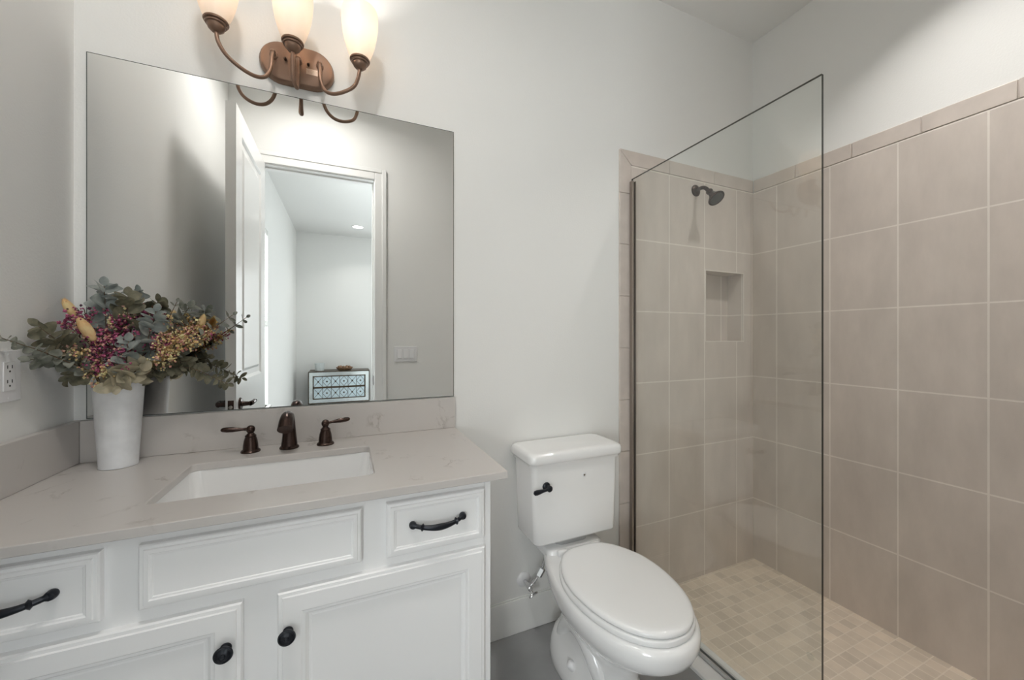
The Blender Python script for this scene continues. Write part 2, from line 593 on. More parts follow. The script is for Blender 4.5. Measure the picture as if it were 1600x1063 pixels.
# tiled shower walls
T = 0.008
mb = MB()
hole_slab(mb, 1.281, 2.18, -0.026, TRIM_LOW - 0.0015, NX0 + 0.004, NX1 - 0.004, NZ0 + 0.004, NZ1 - 0.004, -T, 0.0, P_xz)
ND = 0.09
a = (NX0 + 0.004, NX1 - 0.004, NZ0 + 0.004, NZ1 - 0.004)
q = [(a[0], a[2]), (a[1], a[2]), (a[1], a[3]), (a[0], a[3])]
vs = [(u, 0.0, v) for u, v in q] + [(u, ND, v) for u, v in q]
mb.add(vs, [(0, 1, 5, 4), (1, 2, 6, 5), (2, 3, 7, 6), (3, 0, 4, 7), (4, 5, 6, 7)])
e0, e1 = 0.0005, 0.0045                                # pale grouted edge round the niche
for (x0, x1, z0, z1) in ((a[0] - e1, a[1] + e1, a[2] - e1, a[2] + e0), (a[0] - e1, a[1] + e1, a[3] - e0, a[3] + e1), (a[0] - e1, a[0] + e0, a[2], a[3]), (a[1] - e0, a[1] + e1, a[2], a[3])):
    mb.box((x0, -T - 0.0008, z0), (x1, -T + 0.004, z1), 1)
struct(mb.build('wall_shower_back', [M['tile_back'], plain('niche_edge_grout', (0.74, 0.69, 0.64), 0.6)]))
mb = MB(); mb.box((2.18, YF, -0.026), (XR, -T, TRIM_LOW - 0.0015)); struct(mb.build('wall_shower_right', M['tile_right']))


def tile_strip(name, pieces, back):
    m_ = MB()
    for pc, axis, base, th in pieces:
        n = len(pc)
        if axis == 'y':
            A = [(p[0], base, p[1]) for p in pc]; B = [(p[0], base - th, p[1]) for p in pc]
        else:
            A = [(base, p[0], p[1]) for p in pc]; B = [(base - th, p[0], p[1]) for p in pc]
        m_.loft([A, B], True, True, 0, smooth=False)
    m_.box(*back, 1)
    return struct(m_.build(name, [M['tile_trim'], M['grout']], bevel=0.0025, seg=2))


g = 0.0014
TH = 0.0105
# left edge strip of the back wall: short cut tiles, mitred at its top corner
pcs = []
zs = [-0.026, 0.206, 0.458, 0.710, 0.962, 1.214, 1.466, 1.718, 1.968]
for i in range(len(zs) - 1):
    pcs.append(([(1.210, zs[i] + g), (1.2795, zs[i] + g), (1.2795, zs[i + 1] - g), (1.210, zs[i + 1] - g)], 'y', 0.0, TH))
pcs.append(([(1.210, 1.968 + g), (1.2795, 1.968 + g), (1.2795, TRIM_LOW - 0.002), (1.210, TILE_TOP - 0.003)], 'y', 0.0, TH))
tile_strip('trim_1', pcs, ((1.2105, -0.006, -0.026), (1.2805, 0.0, TILE_TOP - 0.001)))
pcs = [([(1.212, TILE_TOP), (1.2815, TRIM_LOW), (1.528, TRIM_LOW), (1.528, TILE_TOP)], 'y', 0.0, TH),
       ([(1.5305, TRIM_LOW), (1.855, TRIM_LOW), (1.855, TILE_TOP), (1.5305, TILE_TOP)], 'y', 0.0, TH),
       ([(1.8575, TRIM_LOW), (2.177, TRIM_LOW), (2.177, TILE_TOP), (1.8575, TILE_TOP)], 'y', 0.0, TH)]
tile_strip('trim_2', pcs, ((1.283, -0.006, TRIM_LOW), (2.177, 0.0, TILE_TOP - 0.001)))
pcs = []
ys = [-0.0115, -0.236, -0.482, -0.719, -0.967, -1.213, -1.46, YF]
for i in range(len(ys) - 1):
    pcs.append(([(ys[i + 1] + g, TRIM_LOW), (ys[i] - g, TRIM_LOW), (ys[i] - g, TILE_TOP), (ys[i + 1] + g, TILE_TOP)], 'x', XR, TH))
tile_strip('trim_3', pcs, ((XR - 0.006, YF, TRIM_LOW), (XR, -0.012, TILE_TOP - 0.001)))

# baseboards
mb = MB()
mb.box((0.360, -0.009, 0.0), (1.2095, 0.0, 0.145)); mb.box((0.360, -0.006, 0.145), (1.2095, 0.0, 0.152))
struct(mb.build('baseboard_back', M['paint'], bevel=0.003))
mb = MB(); mb.box((DX1 + 0.10, YF, 0.0), (1.20, YF + 0.013, 0.15)); struct(mb.build('baseboard_front', M['trim'], bevel=0.002))
mb = MB(); mb.box((BX0, BY, 0.0), (BX1, BY + 0.013, 0.14)); struct(mb.build('baseboard_bedroom_far', M['trim'], bevel=0.002))

# door lining and casing
mb = MB()
for x0, x1 in ((DX0 - 0.018, DX0), (DX1, DX1 + 0.018)):
    mb.box((x0, YF - 0.12, 0.0), (x1, YF, DZ))
mb.box((DX0 - 0.018, YF - 0.12, DZ), (DX1 + 0.018, YF, DZ + 0.018))
mb.box((DX1 - 0.010, YF - 0.085, 0.0), (DX1, YF - 0.045, DZ)); mb.box((DX0, YF - 0.085, 0.0), (DX0 + 0.010, YF - 0.045, DZ))
mb.box((DX0, YF - 0.085, DZ - 0.010), (DX1, YF - 0.045, DZ))
for s, y0 in ((1, YF), (-1, YF - 0.12)):
    for (w0, w1, d) in ((0.006, 0.088, 0.014), (0.058, 0.088, 0.019)):
        mb.box((DX0 - w1, y0, 0.0), (DX0 - w0, y0 + s * d, DZ + w1))
        mb.box((DX1 + w0, y0, 0.0), (DX1 + w1, y0 + s * d, DZ + w1))
        mb.box((DX0 - w0, y0, DZ + w0), (DX1 + w0, y0 + s * d, DZ + w1))
struct(mb.build('trim_4', M['trim'], bevel=0.003))
mb = MB(); mb.box((DX1 - 0.0015, YF - 0.055, 0.905), (DX1 + 0.001, YF - 0.012, 0.975))
o = mb.build('strike_plate', M['bronze'], bevel=0.001)
tag(o, 'small dark strike plate let into the white door jamb, seen in the mirror', 'strike plate')

# ------------------------------------------------------------------ the open door
door = bpy.data.objects.new('door_1', None); COL.objects.link(door); door.location = (-0.524, YF + 0.02, 0.0); struct(door)
door.empty_display_size = 0.05
mb = MB()
dy0, dy1 = YF + 0.045, -0.788
prof = [(0, 0.010), (0, 0.0215), (0.0015, 0.022)]
pan = [(0.0, 0.022), (0.010, 0.016), (0.016, 0.013), (0.045, 0.013), (0.060, 0.019)]
dz0, dz1 = 0.012, 2.428
xm = -0.524
fr = 0.115
zr = [dz0 + 0.22, 0.82, 1.04, dz1 - fr]
for s in (1, -1):
    # stiles and rails as flat faces around two moulded panels
    def face(y0, y1, z0, z1):
        mb.add([(xm + s * 0.022, y0, z0), (xm + s * 0.022, y1, z0), (xm + s * 0.022, y1, z1), (xm + s * 0.022, y0, z1)], [(0, 1, 2, 3)])
    face(dy0, dy0 + fr, dz0, dz1); face(dy1 - fr, dy1, dz0, dz1)
    face(dy0 + fr, dy1 - fr, dz0, zr[0]); face(dy0 + fr, dy1 - fr, zr[1], zr[2]); face(dy0 + fr, dy1 - fr, zr[3], dz1)
    for z0, z1 in ((zr[0], zr[1]), (zr[2], zr[3])):
        rings = []
        for ins, d in pan:
            rings.append([(xm + s * d, dy0 + fr + ins, z0 + ins), (xm + s * d, dy1 - fr - ins, z0 + ins),
                          (xm + s * d, dy1 - fr - ins, z1 - ins), (xm + s * d, dy0 + fr + ins, z1 - ins)])
        mb.loft(rings, False, True, 0, smooth=False)
for (y0, y1, z0, z1) in ((dy0, dy0, dz0, dz1), (dy1, dy1, dz0, dz1)):
    mb.add([(xm - 0.022, y0, z0), (xm + 0.022, y0, z0), (xm + 0.022, y0, z1), (xm - 0.022, y0, z1)], [(0, 1, 2, 3)])
for z in (dz0, dz1):
    mb.add([(xm - 0.022, dy0, z), (xm + 0.022, dy0, z), (xm + 0.022, dy1, z), (xm - 0.022, dy1, z)], [(0, 1, 2, 3)])
bm_door = mb.build('door_leaf', M['door'], door, angle=20)
HZ = 0.925
mb = MB()
mb.box((xm - 0.0125, dy1 - 0.002, HZ - 0.029), (xm + 0.0125, dy1 + 0.0012, HZ + 0.029))
mb.lathe([(0.0085, 0), (0.0085, 0.006), (0.006, 0.009)], (xm, dy1 + 0.001, HZ - 0.004), (0, 1, 0), n=16, mi=1)
mb.build('latch_plate', [M['bronze'], M['nickel']], door, bevel=0.0008)
for s in (1, -1):
    mb = MB()
    c = Vector((xm + s * 0.022, dy1 - 0.070, HZ))
    mb.lathe([(0.033, 0), (0.033, 0.004), (0.028, 0.009), (0.014, 0.011), (0.0125, 0.016), (0.0105, 0.040), (0.013, 0.046)], c, (s, 0, 0), n=28)
    e = c + Vector((s * 0.046, 0, 0))
    mb.tube(spline([e, e + Vector((s * 0.006, -0.02, 0.002)), e + Vector((s * 0.006, -0.06, 0.004)), e + Vector((0, -0.105, -0.004)), e + Vector((s * 0.003, -0.115, 0.001))], 6),
            [0.011] * 6 + [0.010] * 6 + [0.008] * 6 + [0.006] * 7, n=12, flat=1.15)
    mb.build('lever_handle', M['bronze'], door)
for z in (0.25, 0.95, 1.65, 2.22):
    mb = MB()
    mb.lathe([(0.006, 0), (0.006, 0.09)], (xm - 0.027, dy0 - 0.006, z - 0.045), (0, 0, 1), n=12)
    mb.box((xm - 0.0225, dy0 - 0.003, z - 0.045), (xm - 0.002, dy0 + 0.0, z + 0.045))
    mb.build('hinge', M['bronze'], door)

# ------------------------------------------------------------------ wall mirror
mir = thing('wall_mirror', (-0.147, 0.0, 1.029), 'large frameless rectangular mirror on the wall above the vanity', 'mirror')
MX0, MX1, MZ0, MZ1 = -0.685, 0.391, 1.0305, 2.085
mb = MB()
mb.box((MX0, -0.0045, MZ0), (MX1, -0.0005, MZ1), 1)
mb.add([(MX0 + 0.0022, -0.0047, MZ0 + 0.0022), (MX1 - 0.0022, -0.0047, MZ0 + 0.0022), (MX1 - 0.0022, -0.0047, MZ1 - 0.0022), (MX0 + 0.0022, -0.0047, MZ1 - 0.0022)], [(0, 1, 2, 3)], 0)
mb.build('mirror_glass', [M['mirror'], M['mirror_edge']], mir)

# ------------------------------------------------------------------ vanity cabinet
VX0, VX1 = -0.695, 0.357
van = thing('vanity_cabinet', (-0.169, -0.27, 0.0), 'white painted vanity cabinet with raised-edge doors and drawers under the quartz top', 'cabinet')
YFACE = -0.521
ZTOP = 0.889
mb = MB()
mb.box((VX0, YFACE, 0.10), (VX0 + 0.018, -0.012, ZTOP))
mb.box((VX1 - 0.018, YFACE, 0.10), (VX1, -0.014, ZTOP))
mb.box((VX0 + 0.018, YFACE + 0.019, 0.10), (VX1 - 0.018, -0.014, 0.118))
mb.box((VX0 + 0.018, -0.020, 0.118), (VX1 - 0.018, -0.014, ZTOP))
mb.box((VX0 + 0.018, YFACE, 0.10), (VX1 - 0.018, YFACE + 0.019, ZTOP))
mb.box((XL + 0.0005, YFACE + 0.002, 0.10), (VX0, YFACE + 0.02, ZTOP))
mb.build('carcass', M['cab'], van, bevel=0.0015)
mb = MB()
mb.box((VX0, YFACE + 0.06, 0.0), (VX1, YFACE + 0.075, 0.10))
mb.box((VX0, YFACE + 0.075, 0.0), (VX0 + 0.018, -0.02, 0.10)); mb.box((VX1 - 0.018, YFACE + 0.075, 0.0), (VX1, -0.02, 0.10))
mb.build('toe_kick', M['cab'], van)
DRW = [(0, 0), (0, 0.0135), (0.0025, 0.0165), (0.008, 0.0168), (0.0095, 0.0196), (0.0165, 0.0200), (0.0185, 0.0178), (0.0215, 0.0172), (0.0230, 0.0150), (0.026, 0.0150)]
DOOR = [(0, 0), (0, 0.0125), (0.0025, 0.0160), (0.0090, 0.0165), (0.0105, 0.0198), (0.045, 0.0200), (0.048, 0.0175), (0.0535, 0.0168), (0.0555, 0.0135), (0.0600, 0.0095), (0.0640, 0.0090), (0.0670, 0.0100)]


def pull(parent, cx, z):
    """Bow pull with round ends and two collars."""
    m_ = MB()
    y0 = YFACE - 0.0150
    h = 0.063
    pts, rad = [], []
    N = 36
    for i in range(N + 1):
        t = -1 + 2 * i / N
        x = cx + t * h
        d = 0.006 + 0.021 * max(0.0, 1 - abs(t) ** 2.2)
        r = 0.0044 + 0.0022 * math.exp(-((abs(t) - 0.0) / 0.42) ** 2)
        if 0.64 < abs(t) < 0.70:
            r = 0.0078
        if abs(t) > 0.93:
            r = 0.0068
        pts.append((x, y0 - d, z - 0.006 * (1 - t * t)))
        rad.append(r)
    m_.tube(pts, rad, n=14, up=(0, 0, 1), flat=1.25)
    for s in (-1, 1):
        m_.lathe([(0.0085, 0), (0.0090, 0.003), (0.0088, 0.008), (0.0070, 0.0125), (0.003, 0.0140)], (cx + s * h, y0 + 0.0005, z), (0, -1, 0), n=20)
    m_.build('pull_handle', M['black'], parent)


def knob(parent, x, z):
    m_ = MB()
    m_.lathe([(0.0105, 0), (0.0105, 0.002), (0.0065, 0.005), (0.0062, 0.011), (0.0085, 0.0145), (0.0160, 0.0175), (0.0172, 0.0200), (0.0160, 0.0225),
              (0.0138, 0.0232), (0.0128, 0.0222), (0.0112, 0.0230), (0.0085, 0.0250), (0.0055, 0.0258), (0.0042, 0.0250), (0.0030, 0.0262), (0.0006, 0.0268)],
             (x, YFACE - 0.0197, z), (0, -1, 0), n=32)
    m_.build('knob', M['black'], parent)


for x0, x1, cx in ((-0.671, -0.4215, -0.546), (0.0870, 0.3345, 0.2108)):
    mb = MB(); profile_panel(mb, x0, x1, 0.7360, 0.8660, YFACE, DRW)
    d = mb.build('drawer', M['cab'], van, angle=12)
    pull(d, cx, 0.806)
mb = MB(); profile_panel(mb, -0.3670, 0.0310, 0.7410, 0.8650, YFACE, DRW)
mb.build('false_drawer_front', M['cab'], van, angle=12)
for x0, x1, kx in ((-0.672, -0.2005, -0.2275), (-0.1375, 0.3355, -0.1170)):
    mb = MB(); profile_panel(mb, x0, x1, 0.125, 0.7110, YFACE, DOOR)
    d = mb.build('door', M['cab'], van, angle=12)
    knob(d, kx, 0.6285)

# ------------------------------------------------------------------ countertop, splashes, basin
SX, SY, SHX, SHY = -0.165, -0.298, 0.2315, 0.1415
mb = MB()
inner = rrect(SX, SY, SHX, SHY, 0.018, 6)
cx0, cx1, cy0, cy1 = XL + 0.0015, 0.393, -0.557, -0.0015
outc = [(cx1, cy1), (cx0, cy1), (cx0, cy0), (cx1, cy0)]
ni = len(inner)
for z, flip in ((0.9095, 0), (0.8895, 1)):
    pass
vs = []
for z in (0.9095, 0.8895):
    vs += [(x, y, z) for x, y in outc] + [(x, y, z) for x, y in inner]
st = 4 + ni
fs = []
for lay in (0, 1):
    o0 = lay * st
    for c in range(4):
        for k in range(6):
            fs.append((o0 + c, o0 + 4 + c * 7 + k, o0 + 4 + c * 7 + k + 1))
        n_ = (c + 1) % 4
        fs.append((o0 + c, o0 + 4 + c * 7 + 6, o0 + 4 + n_ * 7, o0 + n_))
for c in range(4):
    fs.append((c, (c + 1) % 4, st + (c + 1) % 4, st + c))
for k in range(ni):
    k2 = (k + 1) % ni
    fs.append((4 + k, st + 4 + k, st + 4 + k2, 4 + k2))
mb.add(vs, fs)
ct = mb.build('countertop', M['quartz'], bevel=0.0018, seg=2, angle=30)
tag(ct, 'pale speckled quartz countertop with rectangular sink cutout on the white vanity', 'countertop')
mb = MB(); mb.box((XL + 0.0215, -0.0205, 0.9098), (0.393, -0.0015, 1.0285))
tag(mb.build('backsplash', M['quartz'], bevel=0.0012), 'low quartz backsplash strip running along the wall under the mirror', 'backsplash')
mb = MB(); mb.box((XL + 0.0012, -0.555, 0.9098), (XL + 0.0205, -0.0015, 1.0285))
tag(mb.build('side_splash', M['quartz'], bevel=0.0012), 'low quartz side splash against the left wall beside the vase', 'backsplash')

basin = thing('sink_basin', (SX, SY, 0.75), 'white rectangular undermount sink basin set under the quartz counter', 'sink')
mb = MB()
rings = []
for z, grow, rr in ((0.8892, 0.030, 0.030), (0.8892, 0.003, 0.026), (0.884, 0.002, 0.026), (0.82, -0.004, 0.032), (0.785, -0.012, 0.040), (0.768, -0.024, 0.050), (0.759, -0.045, 0.055), (0.756, -0.085, 0.05)):
    rings.append([(x, y, z) for x, y in rrect(SX, SY, SHX + grow, SHY + grow, rr, 6)])
mb.loft(rings, False, False)
rings2 = [[(x, y, z) for x, y in rrect(SX, SY, SHX + grow, SHY + grow, rr, 6)] for z, grow, rr in ((0.8892, 0.030, 0.030), (0.880, 0.030, 0.030), (0.876, 0.014, 0.03), (0.80, 0.006, 0.04), (0.750, -0.02, 0.05), (0.742, -0.085, 0.05))]
mb.loft(rings2, False, True)
mb.add([(x, y, 0.756) for x, y in rrect(SX, SY, SHX - 0.085, SHY - 0.085, 0.05, 6)] + [(SX, SY, 0.7545)], [(k, (k + 1) % 28, 28) for k in range(28)], 0, True)
mb.build('bowl', M['porc'], basin, angle=50)
mb = MB(); mb.lathe([(0.0, 0.007), (0.017, 0.007), (0.020, 0.003), (0.029, 0.0035), (0.031, 0.0)], (SX, SY, 0.755), (0, 0, 1), n=28, cap0=False)
mb.build('drain', M['bronze'], basin)

# ------------------------------------------------------------------ faucet
FX, FY, CZ = -0.170, -0.080, 0.9095
fa = thing('faucet', (FX, FY, CZ), 'dark oil-rubbed bronze widespread faucet with two lever handles behind the sink', 'faucet')
mb = MB()
mb.lathe([(0.0275, 0), (0.0280, 0.003), (0.0255, 0.0065), (0.0225, 0.009)], (FX, FY, CZ), n=32, sy=1.0)
pts = spline([(FX, FY, CZ + 0.006), (FX, FY + 0.001, CZ + 0.035), (FX, FY - 0.001, CZ + 0.065), (FX, FY - 0.012, CZ + 0.095), (FX, FY - 0.036, CZ + 0.109), (FX, FY - 0.066, CZ + 0.100), (FX, FY - 0.090, CZ + 0.078)], 6)
rr = [0.0225, 0.0195, 0.0170, 0.0158, 0.0160, 0.0185, 0.0205]
rad = []
for i in range(len(pts)):
    t = i / (len(pts) - 1) * 6
    k = min(int(t), 5)
    rad.append(rr[k] + (rr[k + 1] - rr[k]) * (t - k))
mb.tube(pts, rad, n=24, up=(1, 0, 0), flat=1.05)
mb.build('spout', M['bronze'], fa)
for s in (-1, 1):
    hx = FX + s * 0.1045
    mb = MB()
    mb.lathe([(0.0262, 0), (0.0265, 0.003), (0.0245, 0.006), (0.0212, 0.0085), (0.0205, 0.012), (0.0200, 0.022), (0.0178, 0.036), (0.0145, 0.047), (0.0152, 0.0485), (0.0152, 0.0505), (0.0118, 0.054), (0.0082, 0.058), (0.0080, 0.062)], (hx, FY, CZ), n=28)
    mb.lathe([(0.0035, -0.0125), (0.0090, -0.0092), (0.0118, -0.004), (0.0122, 0.0), (0.0118, 0.004), (0.0090, 0.0092), (0.0035, 0.0125)], (hx, FY, CZ + 0.0695), n=24)
    h = mb.build('handle', M['bronze'], fa)
    mb = MB()
    e = Vector((hx, FY, CZ + 0.0705))
    d = Vector((s * 0.985, -0.05 if s < 0 else 0.10, 0.085 if s > 0 else 0.06)).normalized()
    ln = [0.006, 0.014, 0.020, 0.030, 0.045, 0.060, 0.070, 0.074, 0.076]
    lr = [0.0060, 0.0055, 0.0050, 0.0068, 0.0092, 0.0094, 0.0078, 0.0058, 0.0022]
    mb.tube([e + d * l for l in ln], lr, n=18, flat=0.85)
    mb.build('lever', M['bronze'], h)

# ------------------------------------------------------------------ vanity light
vl = thing('vanity_light', (-0.156, 0.0, 2.187), 'bronze three-arm wall light with frosted glass shades above the mirror', 'wall light')
PX, PZ = -0.153, 2.186
mb = MB()


def stadium(hw, hh, y):
    out = []
    for c, a0 in ((hw - hh, -90), (-(hw - hh), 90)):
        for k in range(17):
            a = math.radians(a0 + 180 * k / 16)
            out.append((PX + c + hh * math.cos(a), y, PZ + hh * math.sin(a)))
    return out


mb.loft([stadium(0.112, 0.067, -0.0005), stadium(0.112, 0.067, -0.012), stadium(0.110, 0.065, -0.018), stadium(0.106, 0.061, -0.024), stadium(0.100, 0.055, -0.0265)], True, True)
mb.build('backplate', M['bronze_light'], vl, angle=30)
for x in (-0.188, -0.120):
    mb = MB(); mb.lathe([(0.0038, 0), (0.0042, 0.004), (0.0042, 0.008), (0.0020, 0.012)], (x, -0.026, 2.190), (0, -1, 0), n=14)
    mb.build('cap_nut', M['bronze'], vl)
mb = MB(); mb.box((-0.127, -0.0271, 2.160), (-0.092, -0.0262, 2.180))
lab = mb.build('label_sticker', M['label'], vl)
mb = MB()
for r_ in range(4):
    x = -0.1255
    while x < -0.0955:
        w_ = random.uniform(0.002, 0.006)
        mb.box((x, -0.0274, 2.1625 + r_ * 0.0043), (min(x + w_, -0.0935), -0.0270, 2.1648 + r_ * 0.0043))
        x += w_ + 0.0012
mb.build('print', M['print'], lab)
YS = -0.120
for bx, cx in ((-0.221, -0.352), (-0.149, -0.156), (-0.085, 0.040)):
    mb = MB()
    if abs(bx - cx) < 0.03:
        path = [(bx, -0.024, 2.196), (bx, -0.043, 2.193), (bx, -0.052, 2.175), (bx, -0.056, 2.13), (bx, -0.068, 2.087), (bx, -0.085, 2.073), (cx, -0.103, 2.087), (cx, -0.115, 2.125), (cx, YS, 2.168)]
    else:
        s = 1 if cx > bx else -1
        path = [(bx, -0.024, 2.196), (bx, -0.043, 2.193), (bx + s * 0.001, -0.052, 2.170), (bx + s * 0.004, -0.058, 2.130), (bx + s * 0.017, -0.067, 2.095), (bx + s * 0.042, -0.083, 2.080),
                (bx + s * 0.075, -0.100, 2.085), (bx + s * 0.107, -0.112, 2.105), (cx - s * 0.005, -0.119, 2.135), (cx, YS, 2.168)]
    mb.tube(spline(path, 7), 0.0058, n=12)
    mb.lathe([(0.0125, 0.0), (0.0125, 0.003), (0.0085, 0.007), (0.0085, 0.012)], (bx, -0.0255, 2.196), (0, -1, 0), n=18)
    mb.lathe([(0.002, -0.0085), (0.0065, -0.006), (0.0085, 0.0), (0.0065, 0.006), (0.002, 0.0085)], (bx, -0.044, 2.1955), n=16)
    mb.build('arm', M['bronze_light'], vl)
    mb = MB()
    mb.lathe([(0.006, 0.0), (0.013, 0.003), (0.020, 0.010), (0.0225, 0.018), (0.0225, 0.0205), (0.0265, 0.0215), (0.0275, 0.0245), (0.0265, 0.0270), (0.0305, 0.0280), (0.0318, 0.0310), (0.0305, 0.0340), (0.024, 0.0345)], (cx, YS, 2.160), n=30)
    mb.build('socket_cup', M['bronze_light'], vl)
    mb = MB()
    zs0 = 2.193
    prof = [(0.0275, 0.0), (0.0330, 0.010), (0.0405, 0.030), (0.0475, 0.055), (0.0530, 0.082), (0.0565, 0.110), (0.0580, 0.135), (0.0570, 0.152), (0.0545, 0.162)]
    pin = [(r - 0.003, h) for r, h in reversed(prof)]
    mb.lathe(prof + pin, (cx, YS, zs0), n=40, cap0=False, cap1=False)
    mb.build('glass_shade', M['shade'], vl, angle=60)
    lamp('bulb_light', 'POINT', (cx, YS, zs0 + 0.095), 4.0, (1.0, 0.945, 0.885), 0.022, parent=vl)


# ------------------------------------------------------------------ ceiling downlights
def downlight(x, y, energy, label, group=None, r=0.075, col=(1.0, 0.97, 0.93), spread=115):
    t = thing('recessed_downlight', (x, y, ZC), label, 'ceiling light', group)
    m_ = MB()
    m_.lathe([(r + 0.018, 0.0), (r + 0.018, -0.003), (r + 0.004, -0.006), (r, -0.004)], (x, y, ZC), n=40, cap0=False, cap1=False)
    m_.build('trim_ring', M['trim'], t)
    m_ = MB()
    m_.lathe([(r, -0.0035), (0.01, -0.0035)], (x, y, ZC), n=40, cap0=False, cap1=True)
    m_.build('lens', M['lens'], t)
    lo_ = lamp('downlight_beam', 'AREA', (x, y, ZC - 0.008), energy, col, 2 * r, (0, 0, -1), parent=t)
    lo_.data.spread = math.radians(spread)


downlight(1.712, -0.93, 6.4, 'round recessed ceiling light above the middle of the shower', r=0.05, spread=104)
downlight(-0.17, -1.05, 9.5, 'added recessed ceiling light for fill just inside the bathroom door', r=0.1, spread=160)  # unseen fixture added to fill the vanity side with light
downlight(0.156, -4.935, 4, 'round recessed ceiling light over the mirrored chest, seen in the mirror')
downlight(1.90, -3.3, 8, 'added recessed ceiling light for fill in the middle of the bedroom')  # unseen fixture added to brighten the bedroom

# ------------------------------------------------------------------ toilet
TX = 0.846
to = thing('toilet', (TX, -0.40, 0.0), 'white two-piece elongated toilet with closed lid beside the vanity', 'toilet')


def egg(yb, yf, hw, back, nf=2.15, nb=3.2, z=0.0, N=64, yc=None):
    """Closed outline: rounded front tip at yf, squarer back at yb whose half-width is back * hw."""
    yc = yb + (yf - yb) * 0.47 if yc is None else yc
    out = []
    for k in range(N):
        a = 2 * PI * k / N
        c, s = math.cos(a), math.sin(a)
        if s <= 0:       # front half (towards -y)
            x = hw * math.copysign(abs(c) ** (2 / nf), c)
            y = yc + (yc - yf) * -(abs(s) ** (2 / nf))
        else:
            x = math.copysign(abs(c) ** (2 / nb), c)
            t = abs(s) ** (2 / nb)
            y = yc + (yb - yc) * t
            x *= hw * (1 + (back - 1) * (t * t * (3 - 2 * t)))
        out.append((TX + x, y, z))
    return out


mb = MB()
secs = [  # z, back y, front y, half width, back ratio, centre y
    (0.000, -0.110, -0.545, 0.118, 0.94, -0.27), (0.010, -0.107, -0.549, 0.1225, 0.94, -0.27), (0.040, -0.108, -0.547, 0.1215, 0.94, -0.27),
    (0.075, -0.112, -0.540, 0.116, 0.93, -0.27), (0.105, -0.120, -0.530, 0.105, 0.92, -0.28), (0.130, -0.135, -0.522, 0.093, 0.92, -0.29), (0.150, -0.146, -0.520, 0.0865, 0.92, -0.30),
    (0.180, -0.150, -0.526, 0.088, 0.92, -0.31), (0.215, -0.145, -0.548, 0.101, 0.9, -0.34), (0.255, -0.130, -0.592, 0.126, 0.86, -0.37),
    (0.290, -0.110, -0.642, 0.152, 0.80, -0.39), (0.320, -0.090, -0.690, 0.173, 0.76, -0.41), (0.345, -0.072, -0.716, 0.185, 0.74, -0.42),
    (0.368, -0.060, -0.7265, 0.1905, 0.73, -0.43), (0.390, -0.055, -0.7295, 0.192, 0.73, -0.43), (0.402, -0.056, -0.7275, 0.191, 0.73, -0.43), (0.410, -0.060, -0.721, 0.187, 0.73, -0.43), (0.413, -0.066, -0.712, 0.180, 0.73, -0.43)]
mb.loft([egg(b, f, h, br, z=z, yc=yc) for z, b, f, h, br, yc in secs], True, True)
# moulded trapway on both flanks
for s in (-1, 1):
    pts = spline([(TX + s * 0.045, -0.44, 0.09), (TX + s * 0.060, -0.42, 0.14), (TX + s * 0.068, -0.37, 0.195), (TX + s * 0.066, -0.295, 0.205), (TX + s * 0.062, -0.235, 0.165), (TX + s * 0.060, -0.20, 0.10), (TX + s * 0.055, -0.19, 0.04)], 6)
    mb.tube(pts, 0.034, n=20)
mb.build('bowl', M['porc'], to, angle=55)
for s in (-1, 1):
    mb = MB()
    mb.lathe([(0.016, 0.0), (0.0165, 0.006), (0.0150, 0.016), (0.0100, 0.024), (0.003, 0.027)], (TX + s * 0.103, -0.328, 0.088), (s * 0.75, 0, 0.66), n=20)
    mb.build('bolt_cap', M['plastic'], to)
# seat ring and lid, both closed
mb = MB()
SB, SF = -0.222, -0.712
mb.loft([egg(SB - d, SF + d, 0.1835 - d, 0.80, z=z, nb=3.0, yc=-0.43) for z, d in ((0.4145, 0.006), (0.4150, 0.002), (0.4190, 0.0), (0.4290, 0.0), (0.4325, 0.002), (0.4335, 0.006))], True, True)
mb.build('seat', M['seat'], to, angle=50)
mb = MB()
lidr = []
for z, d in ((0.4350, 0.010), (0.4355, 0.006), (0.4390, 0.0035), (0.4455, 0.0035), (0.4500, 0.007), (0.4530, 0.014), (0.4545, 0.024), (0.4555, 0.06), (0.4560, 0.10), (0.4562, 0.14)):
    lidr.append(egg(SB - d, SF + d, 0.1805 - d, 0.80, z=z, nb=3.0, yc=-0.43))
mb.loft(lidr, True, True)
mb.build('lid', M['seat'], to, angle=50)
for s in (-1, 1):
    mb = MB()
    mb.lathe([(0.0095, -0.02), (0.0110, -0.018), (0.0110, 0.018), (0.0095, 0.02)], (TX + s * 0.075, -0.207, 0.4265), (1, 0, 0), n=18)
    mb.box((TX + s * 0.075 - 0.016, -0.216, 0.412), (TX + s * 0.075 + 0.016, -0.198, 0.424))
    mb.build('hinge', M['seat'], to, bevel=0.002)
